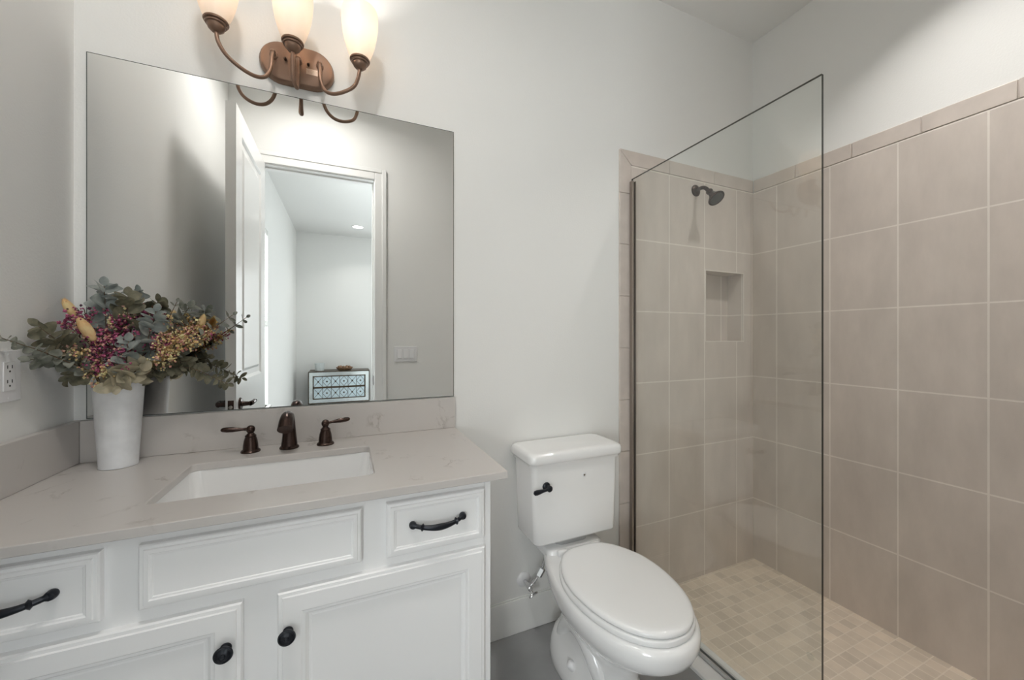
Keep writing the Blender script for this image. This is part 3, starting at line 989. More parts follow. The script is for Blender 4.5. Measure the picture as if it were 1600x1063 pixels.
# tank
mb = MB()
TB, TF = -0.022, -0.200
tcy, thy = (TB + TF) / 2, (TB - TF) / 2
rings = []
for z, hx, gy, r_ in ((0.462, 0.176, -0.012, 0.02), (0.464, 0.184, -0.004, 0.022), (0.472, 0.189, 0.0, 0.022), (0.60, 0.1945, 0.0, 0.022), (0.745, 0.1995, 0.0, 0.022), (0.770, 0.2005, 0.001, 0.022)):
    rings.append([(x, y, z) for x, y in rrect(TX, tcy, hx, thy + gy, r_, 6)])
mb.loft(rings, True, True)
mb.build('tank', M['porc'], to, angle=50)
mb = MB()
rings = []
for z, g_, r_ in ((0.7685, 0.004, 0.022), (0.7690, 0.007, 0.024), (0.7780, 0.0085, 0.024), (0.7800, 0.0115, 0.025), (0.7850, 0.0150, 0.027), (0.7900, 0.0165, 0.028), (0.8080, 0.0165, 0.030), (0.8160, 0.0140, 0.032), (0.8205, 0.0080, 0.034), (0.8225, 0.0, 0.034), (0.8230, -0.012, 0.034)):
    rings.append([(x, min(y, -0.008), z) for x, y in rrect(TX, tcy, 0.201 + g_, thy + g_, r_, 6)])
mb.loft(rings, True, True)
mb.build('tank_lid', M['porc'], to, angle=50)
mb = MB()   # deck between bowl and tank, with the gasket
mb.loft([[(x, y, z) for x, y in rrect(TX, -0.125, hx, hy, 0.03, 6)] for z, hx, hy in ((0.400, 0.128, 0.072), (0.425, 0.126, 0.070), (0.432, 0.120, 0.066))], True, True)
mb.build('tank_deck', M['porc'], to, angle=50)
mb = MB()
mb.loft([[(x, y, z) for x, y in rrect(TX, -0.118, 0.075, 0.05, 0.03, 6)] for z in (0.430, 0.464)], True, True)
for s in (-1, 1):
    mb.lathe([(0.014, 0), (0.014, 0.03)], (TX + s * 0.125, -0.105, 0.432), n=12)
mb.build('tank_gasket', plain('grey_rubber', (0.42, 0.42, 0.42), 0.6), to)
LX, LZ = 0.703, 0.692
mb = MB()
mb.lathe([(0.0165, 0), (0.0165, 0.003), (0.0130, 0.007), (0.0085, 0.009), (0.0080, 0.022), (0.0115, 0.024), (0.0120, 0.030), (0.0080, 0.034)], (LX, TF + 0.0005, LZ), (0, -1, 0), n=24)
e = Vector((LX, TF - 0.028, LZ))
d = Vector((-0.97, -0.08, -0.06)).normalized()
mb.tube([e + d * l for l in (0.004, 0.015, 0.030, 0.045, 0.058, 0.066, 0.070)], [0.0065, 0.0055, 0.0062, 0.0085, 0.0098, 0.0085, 0.0040], n=16)
mb.build('flush_lever', M['black'], to)
mb = MB()
mb.lathe([(0.0105, 0), (0.0105, 0.0015), (0.0090, 0.0024), (0.0060, 0.0026)], (0.876, TF + 0.0003, 0.713), (0, -1, 0), n=24)
mb.lathe([(0.0042, 0), (0.0042, 0.001)], (0.876, TF - 0.0022, 0.713), (0, -1, 0), n=16, mi=1)
mb.build('tank_badge', [M['plastic'], M['nickel']], to)

# ------------------------------------------------------------------ water stop and hose
sv = thing('supply_valve', (0.700, -0.0, 0.221), 'chrome water stop valve with braided hose and white wall cap behind the toilet', 'valve')
mb = MB(); mb.lathe([(0.032, 0.0), (0.032, 0.003), (0.024, 0.010), (0.012, 0.013)], (0.700, -0.0005, 0.221), (0, -1, 0), n=28)
mb.build('wall_cap', M['plastic'], sv)
mb = MB()
mb.lathe([(0.0075, 0), (0.0075, 0.035), (0.0110, 0.036), (0.0110, 0.062), (0.0085, 0.064)], (0.700, -0.010, 0.221), (0, -1, 0), n=18)
mb.tube([(0.700, -0.058, 0.221), (0.712, -0.060, 0.232), (0.722, -0.062, 0.242)], [0.0085, 0.0075, 0.0085], n=14)
mb.build('valve_body', M['chrome'], sv)
mb = MB()
mb.lathe([(0.004, 0.0), (0.004, 0.014), (0.017, 0.015), (0.018, 0.019), (0.017, 0.023), (0.004, 0.024)], (0.704, -0.066, 0.211), (0.25, -0.75, -0.6), n=22, sx=1.35, sy=0.85)
mb.build('oval_handle', M['chrome'], sv)
mb = MB()
hp = spline([(0.722, -0.062, 0.242), (0.735, -0.064, 0.258), (0.752, -0.066, 0.285), (0.765, -0.070, 0.33), (0.752, -0.085, 0.39), (0.728, -0.100, 0.435), (0.722, -0.105, 0.462)], 7)
mb.tube(hp, 0.0064, n=12)
mb.lathe([(0.012, 0.0), (0.0150, 0.002), (0.0150, 0.034), (0.012, 0.037)], (0.738, -0.0645, 0.262), (0.55, -0.05, 0.84), n=6)
mb.lathe([(0.014, 0.0), (0.014, 0.022)], (0.722, -0.105, 0.442), (0, 0, 1), n=6)
mb.build('braided_hose', M['chrome'], sv)

# ------------------------------------------------------------------ shower
mb = MB()
mb.box((CX0, -0.99, -0.026), (CX1, -0.0115, 0.015))
mb.build('shower_threshold', M['marble'], bevel=0.004, seg=3)
tag(bpy.data.objects['shower_threshold'], 'low white marble threshold on the floor under the shower glass', 'threshold')
GX = 1.2835
gp = thing('shower_glass_panel', (GX, -0.42, 0.016), 'tall clear fixed glass panel between toilet and shower', 'glass panel')
mb = MB()
gy0, gy1, gz0, gz1 = -0.826, -0.0125, 0.020, 2.040
hx = 0.005
P8 = [(GX - hx, gy0, gz0), (GX + hx, gy0, gz0), (GX + hx, gy1, gz0), (GX - hx, gy1, gz0), (GX - hx, gy0, gz1), (GX + hx, gy0, gz1), (GX + hx, gy1, gz1), (GX - hx, gy1, gz1)]
mb.add(P8, [(3, 0, 4, 7), (1, 2, 6, 5)], 0)
mb.add(P8, [(0, 3, 2, 1), (4, 5, 6, 7), (0, 1, 5, 4), (2, 3, 7, 6)], 1)
mb.build('glass_pane', [M['glass'], M['glass_edge']], gp)
mb = MB()
for x0, x1 in ((GX - 0.0155, GX - 0.0055), (GX + 0.0055, GX + 0.0095)):
    mb.box((x0, -0.030, 0.030), (x1, -0.0108, 2.026))
mb.box((GX - 0.0155, -0.0122, 0.030), (GX + 0.0095, -0.0108, 2.026))
mb.build('wall_channel', M['channel'], gp, bevel=0.0008)
mb = MB()
for x0, x1 in ((GX - 0.0155, GX - 0.0055), (GX + 0.0055, GX + 0.0145)):
    mb.box((x0, gy0, 0.0152), (x1, -0.032, 0.030))
mb.box((GX - 0.0155, gy0, 0.0152), (GX + 0.0145, -0.032, 0.0185))
mb.build('floor_channel', M['channel_floor'], gp, bevel=0.0008)
mb = MB(); mb.lathe([(0.011, 0.0), (0.011, 0.0006)], (GX - hx - 0.0001, -0.797, 0.306), (-1, 0, 0), n=24)
mb.build('glass_stamp', M['pane'], gp)

sh = thing('shower_fixture', (1.717, -T, 2.052), 'dark bronze shower head on a short bent arm high on the tiled wall', 'shower head')
mb = MB()
mb.lathe([(0.031, 0.0), (0.031, 0.003), (0.024, 0.009), (0.013, 0.012)], (1.717, -T, 2.052), (0, -1, 0), n=28)
mb.build('flange', M['bronze'], sh)
mb = MB()
mb.tube(spline([(1.717, -0.012, 2.052), (1.717, -0.045, 2.054), (1.713, -0.072, 2.043), (1.709, -0.098, 2.016)], 7), 0.0098, n=14)
mb.build('arm', M['bronze'], sh)
mb = MB()
hd = Vector((0.02, -0.62, -0.76)).normalized()
hc = Vector((1.709, -0.093, 2.022))
mb.lathe([(0.0125, 0.0), (0.0165, 0.006), (0.0165, 0.014), (0.0125, 0.020), (0.0145, 0.026), (0.0180, 0.036), (0.0250, 0.048), (0.0350, 0.060), (0.0405, 0.067), (0.0415, 0.071), (0.0400, 0.0745), (0.0355, 0.0740), (0.0330, 0.0715)], hc, hd, n=36)
head = mb.build('shower_head', M['bronze'], sh)
mb = MB()
mb.lathe([(0.0335, 0.0712), (0.0335, 0.0735), (0.012, 0.0745), (0.002, 0.0745)], hc, hd, n=36)
u_ = Vector((1, 0, 0)); w_ = hd.cross(u_).normalized(); u_ = w_.cross(hd)
for ring, cnt in ((0.010, 6), (0.019, 12), (0.028, 18)):
    for k in range(cnt):
        c = hc + hd * 0.0738 + u_ * ring * math.cos(2 * PI * k / cnt) + w_ * ring * math.sin(2 * PI * k / cnt)
        mb.lathe([(0.0018, 0), (0.0014, 0.0022)], c, hd, n=6)
mb.build('spray_face', plain('dark_grey_rubber', (0.05, 0.048, 0.045), 0.5), head)

# ------------------------------------------------------------------ wall plates
ou = thing('power_outlet', (XL, -0.2370, 1.176), 'white double power outlet on the left wall by the counter', 'outlet')
mb = MB(); mb.box((XL + 0.0003, -0.2740, 1.1175), (XL + 0.0055, -0.2000, 1.2350))
mb.build('cover_plate', M['plastic'], ou, bevel=0.002)
mb = MB(); mb.box((XL + 0.005, -0.2540, 1.1430), (XL + 0.0075, -0.2200, 1.2095))
rc = mb.build('receptacle', M['plastic'], ou, bevel=0.001)
mb = MB()
for zc in (1.160, 1.193):
    for yy in (-0.2435, -0.2305):
        mb.box((XL + 0.0074, yy - 0.0011, zc + 0.001), (XL + 0.0078, yy + 0.0011, zc + 0.0085))
    mb.lathe([(0.0023, 0), (0.0023, 0.0005)], (XL + 0.0074, -0.2370, zc - 0.0055), (1, 0, 0), n=12)
mb.build('slot', M['dark'], rc)
for z in (1.1265, 1.226):
    mb = MB()
    mb.lathe([(0.003, 0), (0.002, 0.001)], (XL + 0.0054, -0.2370, z), (1, 0, 0), n=12)
    mb.build('screw', M['plastic'], ou)

sw = thing('light_switch', (0.416, YF, 1.137), 'white triple rocker light switch on the wall by the door, seen in the mirror', 'light switch')
mb = MB(); mb.box((0.331, YF + 0.0003, 1.079), (0.501, YF + 0.006, 1.196)); mb.build('cover_plate', M['plastic'], sw, bevel=0.002)
for x in (0.370, 0.416, 0.462):
    mb = MB()
    mb.loft([[(x - 0.0165, YF + 0.0055, 1.104), (x + 0.0165, YF + 0.0055, 1.104), (x + 0.0165, YF + 0.0055, 1.171), (x - 0.0165, YF + 0.0055, 1.171)],
             [(x - 0.0160, YF + 0.0120, 1.105), (x + 0.0160, YF + 0.0120, 1.105), (x + 0.0160, YF + 0.0075, 1.170), (x - 0.0160, YF + 0.0075, 1.170)]], True, True, smooth=False)
    mb.build('rocker', M['plastic'], sw, bevel=0.001)

# ------------------------------------------------------------------ bedroom window and blind, seen in the mirror
wn = bpy.data.objects.new('window_1', None); COL.objects.link(wn); wn.location = (BX0, (WY0 + WY1) / 2, WZ0); struct(wn)
mb = MB()
hole_slab(mb, WY0, WY1, WZ0, WZ1, WY0 + 0.05, WY1 - 0.05, WZ0 + 0.05, WZ1 - 0.05, BX0 - 0.06, BX0 - 0.10, lambda u, v, w: (w, u, v))
mb.box((BX0 - 0.095, WY0 + 0.05, 1.44), (BX0 - 0.065, WY1 - 0.05, 1.48))
mb.build('window_frame', M['trim'], wn, bevel=0.002)
mb = MB(); mb.box((BX0 - 0.083, WY0 + 0.05, WZ0 + 0.05), (BX0 - 0.079, WY1 - 0.05, WZ1 - 0.05)); mb.build('window_pane', M['pane'], wn)
mb = MB(); mb.box((BX0 - 0.06, WY0 - 0.03, WZ0 - 0.02), (BX0 + 0.03, WY1 + 0.03, WZ0)); mb.build('window_sill', M['marble'], wn, bevel=0.003)
w2 = bpy.data.objects.new('added_window', None); COL.objects.link(w2); w2.location = ((FX0 + FX1) / 2, BY, FZ0); struct(w2)  # unseen window, put in only as a source of frontal fill
mb = MB()
hole_slab(mb, FX0, FX1, FZ0, FZ1, FX0 + 0.05, FX1 - 0.05, FZ0 + 0.05, FZ1 - 0.05, BY - 0.06, BY - 0.10, P_xz)
mb.box(((FX0 + FX1) / 2 - 0.02, BY - 0.095, FZ0 + 0.05), ((FX0 + FX1) / 2 + 0.02, BY - 0.065, FZ1 - 0.05))
mb.build('window_frame', M['trim'], w2, bevel=0.002)
mb = MB(); mb.box((FX0 + 0.05, BY - 0.083, FZ0 + 0.05), (FX1 - 0.05, BY - 0.079, FZ1 - 0.05)); mb.build('window_pane', M['pane'], w2)
mb = MB(); mb.box((FX0 - 0.03, BY - 0.06, FZ0 - 0.02), (FX1 + 0.03, BY + 0.03, FZ0)); mb.build('window_sill', M['marble'], w2, bevel=0.003)
# daylight at the side window, and fill light at the added far one
for nm, loc, dr_, sx_, sy_, en in (('added_window_fill', ((FX0 + FX1) / 2, BY - 0.16, (FZ0 + FZ1) / 2), (0, 1, 0), FX1 - FX0, FZ1 - FZ0, 56.0),
                                   ('daylight_side_window', (BX0 - 0.16, (WY0 + WY1) / 2, (WZ0 + WZ1) / 2), (1, 0, 0), WY1 - WY0, WZ1 - WZ0, 100.0)):
    lo = lamp(nm, 'AREA', loc, en, (0.93, 0.97, 1.0), sx_, dr_)
    lo.data.shape = 'RECTANGLE'
    lo.data.size, lo.data.size_y = sx_, sy_
bl = thing('window_blind', (BX0 - 0.02, (WY0 + WY1) / 2, WZ1), 'white slatted blind half lowered over the bedroom window, seen in the mirror', 'blind')
mb = MB()
z = WZ1 - 0.065
ca, sa = math.cos(math.radians(28)), math.sin(math.radians(28))
while z > 1.40:
    mb.loft([[(BX0 - 0.024 + dx * ca - 0.0012 * sa * q_, yy, z + dx * sa + 0.0012 * ca * q_) for dx, q_ in ((-0.024, -1), (0.024, -1), (0.024, 1), (-0.024, 1))] for yy in (WY0 + 0.012, WY1 - 0.012)], True, True, smooth=False)
    z -= 0.042
mb.build('slats', M['blind'], bl)
mb = MB(); mb.box((BX0 - 0.050, WY0 + 0.008, WZ1 - 0.048), (BX0 - 0.004, WY1 - 0.008, WZ1 - 0.002)); mb.build('head_rail', M['blind'], bl, bevel=0.002)
mb = MB(); mb.box((BX0 - 0.048, WY0 + 0.012, 1.372), (BX0 - 0.002, WY1 - 0.012, 1.392)); mb.build('bottom_rail', M['blind'], bl, bevel=0.002)
for yy in (WY0 + 0.12, WY1 - 0.12):
    mb = MB()
    mb.tube([(BX0 - 0.024, yy, WZ1 - 0.04), (BX0 - 0.024, yy, 1.38)], 0.0012, n=6)
    mb.build('ladder_cord', M['blind'], bl)

# ------------------------------------------------------------------ mirrored chest in the bedroom
KX0, KX1, KY, KB, KZ0, KZ1 = -0.544, 0.336, -5.15, -5.575, 0.235, 0.728
ch = thing('mirrored_chest', (-0.104, -5.36, 0.0), 'mirrored two-drawer chest with dark trim against the far bedroom wall, seen in the mirror', 'chest of drawers')
mb = MB(); mb.box((KX0, KB, KZ0), (KX1, KY - 0.012, KZ1), 0); mb.build('body', M['chest_pale'], ch)
mb = MB()
hole_slab(mb, KX0 + 0.008, KX1 - 0.008, KZ0 + 0.008, KZ1 - 0.008, KX0 + 0.062, KX1 - 0.062, KZ0 + 0.066, KZ1 - 0.066, KY, KY - 0.012, P_xz)
mb.build('front_frame', M['chest_pale'], ch, bevel=0.002)
mb = MB()
for (x0, x1, z0, z1, y0, y1) in ((KX0 - 0.004, KX1 + 0.004, KZ1 - 0.008, KZ1 + 0.004, KB, KY + 0.004), (KX0 - 0.004, KX1 + 0.004, KZ0 - 0.004, KZ0 + 0.010, KB, KY + 0.004)):
    mb.box((x0, y0, z0), (x1, y1, z1))
for x in (KX0, KX1):
    mb.box((x - 0.006, KY - 0.014, KZ0 + 0.01), (x + 0.006, KY + 0.004, KZ1 - 0.008))
for (a0, a1, b0, b1) in ((KX0 + 0.058, KX1 - 0.058, KZ1 - 0.080, KZ1 - 0.064), (KX0 + 0.058, KX1 - 0.058, KZ0 + 0.064, KZ0 + 0.080), (KX0 + 0.058, KX1 - 0.058, 0.468, 0.496),
                         (KX0 + 0.058, KX0 + 0.074, KZ0 + 0.08, KZ1 - 0.08), (KX1 - 0.074, KX1 - 0.058, KZ0 + 0.08, KZ1 - 0.08)):
    mb.box((a0, KY - 0.012, b0), (a1, KY + 0.005, b1))
mb.build('dark_trim', M['chest_line'], ch, bevel=0.0015)
for z0, z1 in ((KZ0 + 0.080, 0.468), (0.496, KZ1 - 0.080)):
    mb = MB(); mb.box((KX0 + 0.074, KY - 0.012, z0), (KX1 - 0.074, KY - 0.003, z1)); dr = mb.build('drawer', M['chest_glass'], ch)
    mb = MB()
    W = (KX1 - KX0 - 0.148) / 6
    zm = (z0 + z1) / 2
    hh = (z1 - z0) / 2
    for k in range(6):
        xa = KX0 + 0.074 + k * W
        if k % 2 == 0:
            lines = (((xa, z0), (xa + W, z1)), ((xa, z1), (xa + W, z0)), ((xa + W, z0), (xa + W, z1)))
        else:
            lines = (((xa, zm), (xa + W / 2, z1)), ((xa + W / 2, z1), (xa + W, zm)), ((xa + W, zm), (xa + W / 2, z0)), ((xa + W / 2, z0), (xa, zm)), ((xa + W, z0), (xa + W, z1)))
        for p0, p1 in lines:
            mb.tube([(p0[0], KY - 0.002, p0[1]), (p1[0], KY - 0.002, p1[1])], 0.0028, n=6)
        mb.lathe([(0.016, 0), (0.016, 0.003), (0.004, 0.004)], (xa + W / 2, KY - 0.003, zm), (0, 1, 0), n=4)
    mb.build('lattice', M['chest_line'], dr)
for x in (KX0 + 0.04, KX1 - 0.04):
    for y in (KY - 0.05, KB + 0.05):
        mb = MB(); mb.loft([[(x + a_ * r_, y + b_ * r_, z) for a_, b_ in ((-1, -1), (1, -1), (1, 1), (-1, 1))] for z, r_ in ((0.0, 0.014), (KZ0 - 0.002, 0.024))], True, True, smooth=False)
        mb.build('leg', M['chest_line'], ch)
mb = MB()
mb.lathe([(0.062, 0.0), (0.066, 0.004), (0.072, 0.11), (0.072, 0.120), (0.066, 0.120), (0.062, 0.100), (0.02, 0.098)], (-0.40, -5.33, KZ1 + 0.0045), n=32)
jr = mb.build('candle_jar', M['jar'], None)
tag(jr, 'pale round candle jar on the left of the mirrored chest', 'jar')
mb = MB()
mb.lathe([(0.10, 0.0), (0.135, 0.008), (0.165, 0.034), (0.170, 0.046), (0.155, 0.046), (0.12, 0.022), (0.02, 0.016)], (-0.035, -5.34, KZ1 + 0.0045), n=36, sx=1.0, sy=0.75)
wt = mb.build('wooden_tray', M['wood'], None)
tag(wt, 'low oval brown wooden tray on top of the mirrored chest', 'tray')
bd = []
mb0 = MB(); mb0.lathe([(0.004, -0.021), (0.017, -0.014), (0.0215, 0.0), (0.017, 0.014), (0.004, 0.021)], (0, 0, 0), n=12)
for k in range(11):
    a_ = 2 * PI * k / 11
    cxp, cyp = -0.035 + 0.085 * math.cos(a_), -5.34 + 0.055 * math.sin(a_)
    if k == 0:
        o = mb0.build('wooden_bead', M['wood'], None)
    else:
        o = bd[0].copy(); COL.objects.link(o)
    o.location = (cxp, cyp, KZ1 + 0.0045 + 0.040 + 0.012 * (k % 2))
    tag(o, 'round wooden bead lying in the oval tray on the mirrored chest', 'bead', 'wooden beads in the tray')
    bd.append(o)

# ------------------------------------------------------------------ vase and dried flowers
VX, VY = -0.579, -0.090
va = thing('flower_vase', (VX, VY, CZ), 'tapered white metal vase of dried flowers in the left corner of the counter', 'vase')
mb = MB()
mb.lathe([(0.0390, 0.0), (0.0405, 0.001), (0.0408, 0.004), (0.0400, 0.006), (0.0525, 0.226), (0.0540, 0.229), (0.0540, 0.231), (0.0525, 0.232), (0.0505, 0.229), (0.0385, 0.010), (0.005, 0.008)], (VX, VY, CZ + 0.0003), n=48)
mb.build('vase_body', M['vase'], va, angle=40)
RIM = CZ + 0.232


def stem_path(tip, drop=0.0, spread=0.75, n=9):
    """From low in the vase, past the rim on the tip's side, and out to the tip."""
    tip = Vector(tip)
    d = Vector((tip.x - VX, tip.y - VY))
    L_ = d.length or 1e-6
    dn = d / L_
    rimr = min(0.040, L_ * spread)
    base = Vector((VX - dn.x * 0.012, VY - dn.y * 0.012, CZ + 0.06))
    rim = Vector((VX + dn.x * rimr, VY + dn.y * rimr, RIM + 0.004))
    mid = rim.lerp(tip, 0.5) + Vector((0, 0, drop))
    return spline([base, rim, mid, tip], n)


def frame(t):
    t = t.normalized()
    r_ = Vector((0, 0, 1)) if abs(t.z) < 0.9 else Vector((1, 0, 0))
    u = t.cross(r_).normalized()
    return t, u, u.cross(t)


def leaf(m_, c, direction, up, L_, W_, cup=0.15, mi=0):
    """Cupped leaf from its base c, along direction."""
    d = direction.normalized()
    s = d.cross(up)
    s = s.normalized() if s.length > 1e-4 else d.orthogonal().normalized()
    n_ = s.cross(d).normalized()
    prof = [(0.0, 0.10), (0.14, 0.66), (0.35, 0.97), (0.58, 1.0), (0.80, 0.74), (0.94, 0.36), (1.0, 0.05)]
    vs, fs = [], []
    for t, w in prof:
        b = c + d * (t * L_) + n_ * (-cup * L_ * (t - 0.3) ** 2)
        for k in (-1, 0, 1):
            vs.append(b + s * (k * w * W_ / 2) + n_ * (abs(k) * cup * W_ * 0.6 * w))
    for i in range(len(prof) - 1):
        for k in range(2):
            fs.append((i * 3 + k, i * 3 + k + 1, i * 3 + k + 4, i * 3 + k + 3))
    m_.add(vs, fs, mi, True)


def inside_room(p, mrg=0.006):
    p.x = max(p.x, XL + mrg)
    p.y = min(p.y, -0.006)
    return p


def eucalyptus(tip, label, mat, lsize=0.030, pairs=10, start=0.35, drop=0.0, group=None, narrow=0.92, jit=0.5, spread=0.75):
    path = stem_path(tip, drop, spread)
    r = thing('eucalyptus_branch', tuple(path[0]), label, 'dried foliage', group)
    m_ = MB()
    m_.tube(path, [0.0021 - 0.0013 * i / (len(path) - 1) for i in range(len(path))], n=6)
    m_.build('stem', M['stem'], r)
    m_ = MB()
    N = len(path) - 1
    for i in range(pairs):
        f = start + (1 - start) * (i + 0.5) / pairs
        k = min(int(f * N), N - 1)
        c = path[k].lerp(path[k + 1], f * N - k)
        t, u, w = frame(path[k + 1] - path[k])
        a0 = random.uniform(0, PI)
        sz = lsize * (1.08 - 0.42 * (i / pairs) ** 1.8) * random.uniform(0.8, 1.2)
        for q_ in (0, PI):
            a_ = a0 + q_ + random.uniform(-jit, jit)
            rad_ = u * math.cos(a_) + w * math.sin(a_)
            d = (rad_ * random.uniform(0.75, 1.0) + t * random.uniform(0.15, 0.6)).normalized()
            up = (t * 0.35 + Vector((random.gauss(0.25, 0.55), random.gauss(-0.65, 0.5), random.gauss(0.35, 0.5)))).normalized()
            ps = len(m_.v)
            leaf(m_, c, d, up, sz, sz * narrow * random.uniform(0.85, 1.1), cup=random.uniform(-0.25, 0.45))
            for v in m_.v[ps:]:
                inside_room(v)
    t = (path[-1] - path[-2]).normalized()
    leaf(m_, path[-1], t, Vector((0.3, -0.8, 0.4)), lsize * 0.55, lsize * 0.4)
    for v in m_.v[-21:]:
        inside_room(v)
    m_.build('leaves', mat, r, angle=80)
    return r


def blob(m_, c, r_, mi=0):
    """Small faceted floret."""
    rot = Matrix.Rotation(random.uniform(0, PI), 3, Vector((random.uniform(-1, 1), random.uniform(-1, 1), random.uniform(-1, 1.01))).normalized())
    base = [(1, 0, 0), (-1, 0, 0), (0, 1, 0), (0, -1, 0), (0, 0, 1), (0, 0, -1)]
    vs = [inside_room(c + rot @ (Vector(b) * r_ * random.uniform(0.7, 1.25))) for b in base]
    m_.add(vs, [(0, 2, 4), (2, 1, 4), (1, 3, 4), (3, 0, 4), (2, 0, 5), (1, 2, 5), (3, 1, 5), (0, 3, 5)], mi, True)


def spray(name, tip, label, cat, group, mats, stem_m, nb=9, spread_r=0.04, per=11, r_=0.0028, stems=1, drop=0.0, rimspread=0.6):
    path = stem_path(tip, drop, rimspread)
    rt = thing(name, tuple(path[0]), label, cat, group)
    ms, mf = MB(), MB()
    for sidx in range(stems):
        jv = Vector((random.uniform(-1, 1), random.uniform(-1, 1), 0)) * (0.006 if sidx else 0)
        ms.tube([p + jv for p in path], 0.0010, n=5)
    N = len(path) - 1
    for b in range(nb):
        f = random.uniform(0.60, 0.93)
        k = min(int(f * N), N - 1)
        c = path[k]
        t, u, w = frame(path[k + 1] - path[k])
        a_ = random.uniform(0, 2 * PI)
        e = path[-1] + (u * math.cos(a_) + w * math.sin(a_)) * spread_r * random.uniform(0.25, 1.0) + t * random.uniform(-0.045, 0.012)
        e = inside_room(e)
        mdl = c.lerp(e, 0.5) + t * 0.008
        ms.tube([c, inside_room(mdl), e], 0.0006, n=4)
        for q_ in range(per):
            s = random.uniform(0.35, 1.05)
            pc = mdl.lerp(e, s) + Vector([random.gauss(0, 0.0062) for _ in range(3)])
            blob(mf, inside_room(pc), r_ * random.uniform(0.6, 1.35), random.choice(range(len(mats))))
    ms.build('stem', stem_m, rt)
    mf.build('florets', mats, rt, angle=80)
    return rt


def bunny(tip, head_dir, label, group=None, L_=0.05, R_=0.0105):
    tip = Vector(tip)
    hd_ = Vector(head_dir).normalized()
    base = tip - hd_ * L_
    path = stem_path(base, 0.0, 0.5)
    rt = thing('bunny_tail_grass', tuple(path[0]), label, 'dried grass', group)
    m_ = MB(); m_.tube(path + [base + hd_ * 0.01], 0.0010, n=5); m_.build('stem', M['straw'], rt)
    m_ = MB()
    prof = []
    for i in range(15):
        t = i / 14
        prof.append((max(0.0006, R_ * (math.sin(PI * min(1, t * 0.93 + 0.07)) ** 0.55)), t * L_))
    m_.lathe(prof, base, hd_, n=18)
    t_, u, w = frame(hd_)
    for i in range(420):
        s = random.uniform(0.03, 1.0)
        a_ = random.uniform(0, 2 * PI)
        rr_ = R_ * (math.sin(PI * min(1, s * 0.93 + 0.07)) ** 0.55)
        o_ = (u * math.cos(a_) + w * math.sin(a_))
        p0 = base + hd_ * (s * L_) + o_ * rr_ * 0.9
        p1 = p0 + (o_ * 0.7 + hd_ * 0.9).normalized() * random.uniform(0.003, 0.0065)
        sd = hd_.cross(o_) * 0.00035
        m_.add([inside_room(p0 - sd), inside_room(p0 + sd), inside_room(p1)], [(0, 1, 2)])
    m_.build('seed_head', M['bunny'], rt, angle=80)
    return rt


# eucalyptus
eucalyptus((-0.697, -0.275, 1.264), 'eucalyptus branch reaching furthest left, over the power outlet', M['euc'], 0.026, 11, 0.38, 0.012, narrow=0.85)
eucalyptus((-0.684, -0.190, 1.292), 'olive eucalyptus branch with large leaves just above the far-left branch', M['euc_dark'], 0.044, 8, 0.48, 0.010)
eucalyptus((-0.690, -0.205, 1.213), 'eucalyptus branch drooping left just above the power outlet', M['euc'], 0.035, 9, 0.40, 0.022)
eucalyptus((-0.668, -0.165, 1.236), 'pale sage eucalyptus branch on the left under the magenta sprays', M['euc_pale'], 0.036, 8, 0.40, 0.016)
eucalyptus((-0.648, -0.155, 1.165), 'short dark eucalyptus branch low on the left beside the vase rim', M['euc_dark'], 0.037, 7, 0.38, 0.022)
eucalyptus((-0.607, -0.095, 1.406), 'tallest eucalyptus branch with big grey leaves at the top of the bouquet', M['euc_blue'], 0.048, 13, 0.56)
eucalyptus((-0.558, -0.095, 1.381), 'olive-brown eucalyptus branch just right of the tallest one', M['euc_dark'], 0.047, 8, 0.70)
eucalyptus((-0.490, -0.115, 1.338), 'blue-grey eucalyptus branch slanting through the middle of the bouquet', M['euc_blue'], 0.043, 13, 0.38)
eucalyptus((-0.535, -0.150, 1.255), 'blue-grey eucalyptus branch at the front centre above the vase', M['euc_blue'], 0.045, 9, 0.33)
eucalyptus((-0.515, -0.140, 1.195), 'pale sage eucalyptus branch low at the front right of the vase rim', M['euc_pale'], 0.042, 7, 0.33)
eucalyptus((-0.556, -0.158, 1.138), 'eucalyptus sprig hanging its round leaf over the front vase rim', M['euc_pale'], 0.046, 4, 0.50, 0.022)
eucalyptus((-0.426, -0.085, 1.353), 'grey eucalyptus branch with clustered leaves at the upper right', M['euc'], 0.045, 7, 0.76)
eucalyptus((-0.458, -0.072, 1.370), 'thin sparse eucalyptus sprig between the middle and the upper right cluster', M['euc'], 0.022, 5, 0.62, narrow=0.5)
eucalyptus((-0.318, -0.090, 1.334), 'thin eucalyptus twig reaching furthest right at the upper edge', M['euc'], 0.026, 7, 0.55, narrow=0.5)
eucalyptus((-0.405, -0.085, 1.262), 'eucalyptus branch of small leaves in the right middle of the bouquet', M['euc'], 0.031, 12, 0.45)
eucalyptus((-0.331, -0.090, 1.125), 'dense olive eucalyptus branch trailing low to the right', M['euc_dark'], 0.032, 20, 0.30, 0.042, narrow=0.66)
eucalyptus((-0.424, -0.085, 1.197), 'short dark eucalyptus branch above the low right one', M['euc_dark'], 0.036, 10, 0.33, 0.01)

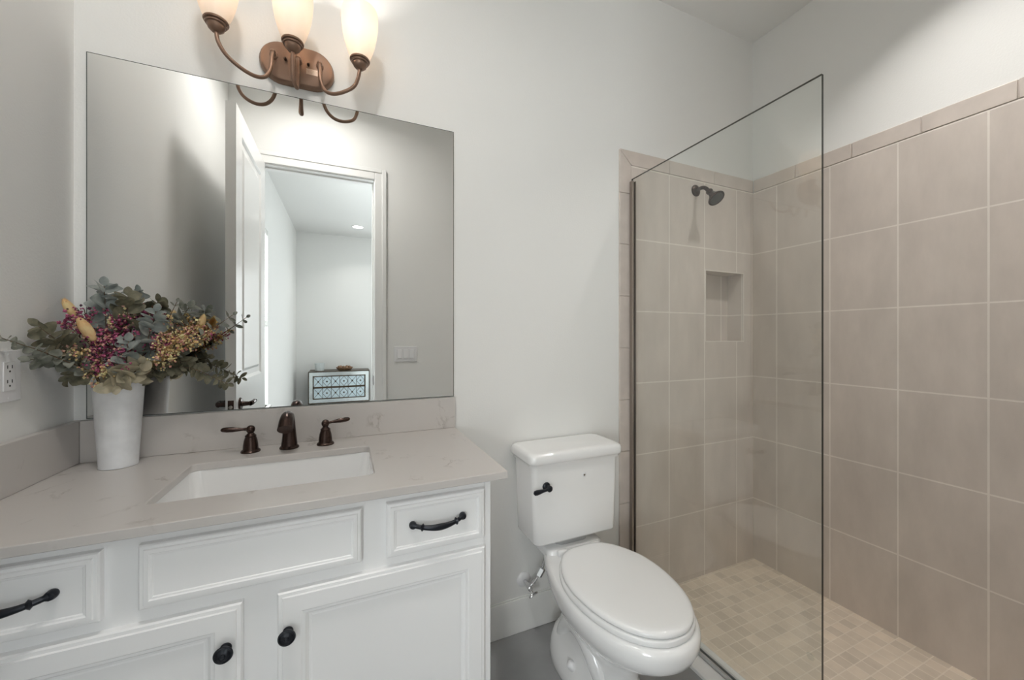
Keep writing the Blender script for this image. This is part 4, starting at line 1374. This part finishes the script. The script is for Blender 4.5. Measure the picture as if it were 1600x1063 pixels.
# magenta and plum sprays
PG = 'magenta dried flower sprays in the vase'
for tp in ((-0.655, -0.130, 1.318), (-0.640, -0.110, 1.340), (-0.567, -0.100, 1.328), (-0.552, -0.060, 1.340), (-0.580, -0.140, 1.232), (-0.560, -0.135, 1.262), (-0.605, -0.135, 1.252), (-0.628, -0.125, 1.275), (-0.483, -0.105, 1.270), (-0.565, -0.150, 1.205), (-0.535, -0.100, 1.300), (-0.590, -0.120, 1.300)):
    spray('magenta_flower_spray', tp, 'spray of tiny magenta and plum dried florets on thin stems in the bouquet', 'dried flowers', PG, [M['purple'], M['mauve'], M['purple'], M['purple'], M['pink']], M['stem'], nb=11, spread_r=0.036, per=12, r_=0.0036)
spray('magenta_flower_spray', (-0.410, -0.080, 1.292), 'magenta dried flower spray furthest right, among the straw-coloured ones', 'dried flowers', None, [M['purple'], M['pink']], M['stem'], nb=9, spread_r=0.040, per=9, r_=0.0031)
spray('magenta_flower_spray', (-0.508, -0.060, 1.326), 'airy magenta spray rising behind the middle eucalyptus branch', 'dried flowers', None, [M['purple'], M['mauve']], M['stem'], nb=10, spread_r=0.034, per=8, r_=0.0031)
# straw-coloured sprays
for tp in ((-0.632, -0.150, 1.222), (-0.600, -0.155, 1.182), (-0.578, -0.095, 1.348), (-0.645, -0.140, 1.255)):
    spray('straw_flower_spray', tp, 'small straw-coloured dried flower spray on the left half of the bouquet', 'dried flowers', 'straw-coloured sprays on the left', [M['cream'], M['cream'], M['pink']], M['straw'], nb=9, spread_r=0.032, per=10, r_=0.0035)
for tp in ((-0.452, -0.085, 1.305), (-0.424, -0.100, 1.300), (-0.400, -0.080, 1.285), (-0.440, -0.115, 1.268), (-0.458, -0.120, 1.240), (-0.418, -0.075, 1.315), (-0.478, -0.115, 1.215), (-0.415, -0.095, 1.262)):
    spray('straw_flower_spray', tp, 'straw-coloured dried flower spray on long straw stems on the right half of the bouquet', 'dried flowers', 'straw-coloured sprays on the right', [M['cream'], M['cream'], M['pink']], M['straw'], nb=11, spread_r=0.040, per=9, r_=0.0033, stems=2)
spray('straw_flower_spray', (-0.362, -0.070, 1.285), 'pale thin straw flower spray at the far right beneath the thin twig', 'dried flowers', None, [M['cream'], M['purple']], M['straw'], nb=7, spread_r=0.030, per=6, r_=0.0026)
# bunny tails
bunny((-0.680, -0.110, 1.366), (-0.45, 0.0, 0.9), 'tan bunny tail grass highest on the left of the bouquet', L_=0.05)
bunny((-0.634, -0.150, 1.318), (-0.42, -0.1, 0.9), 'large tan bunny tail grass leaning left at the front of the bouquet', L_=0.068, R_=0.0125)
bunny((-0.470, -0.055, 1.345), (0.2, 0.0, 1.0), 'tan bunny tail grass at the back behind the straw flowers', L_=0.05)
bunny((-0.398, -0.055, 1.335), (0.3, 0.0, 1.0), 'tan bunny tail grass behind the upper right eucalyptus cluster', L_=0.05)
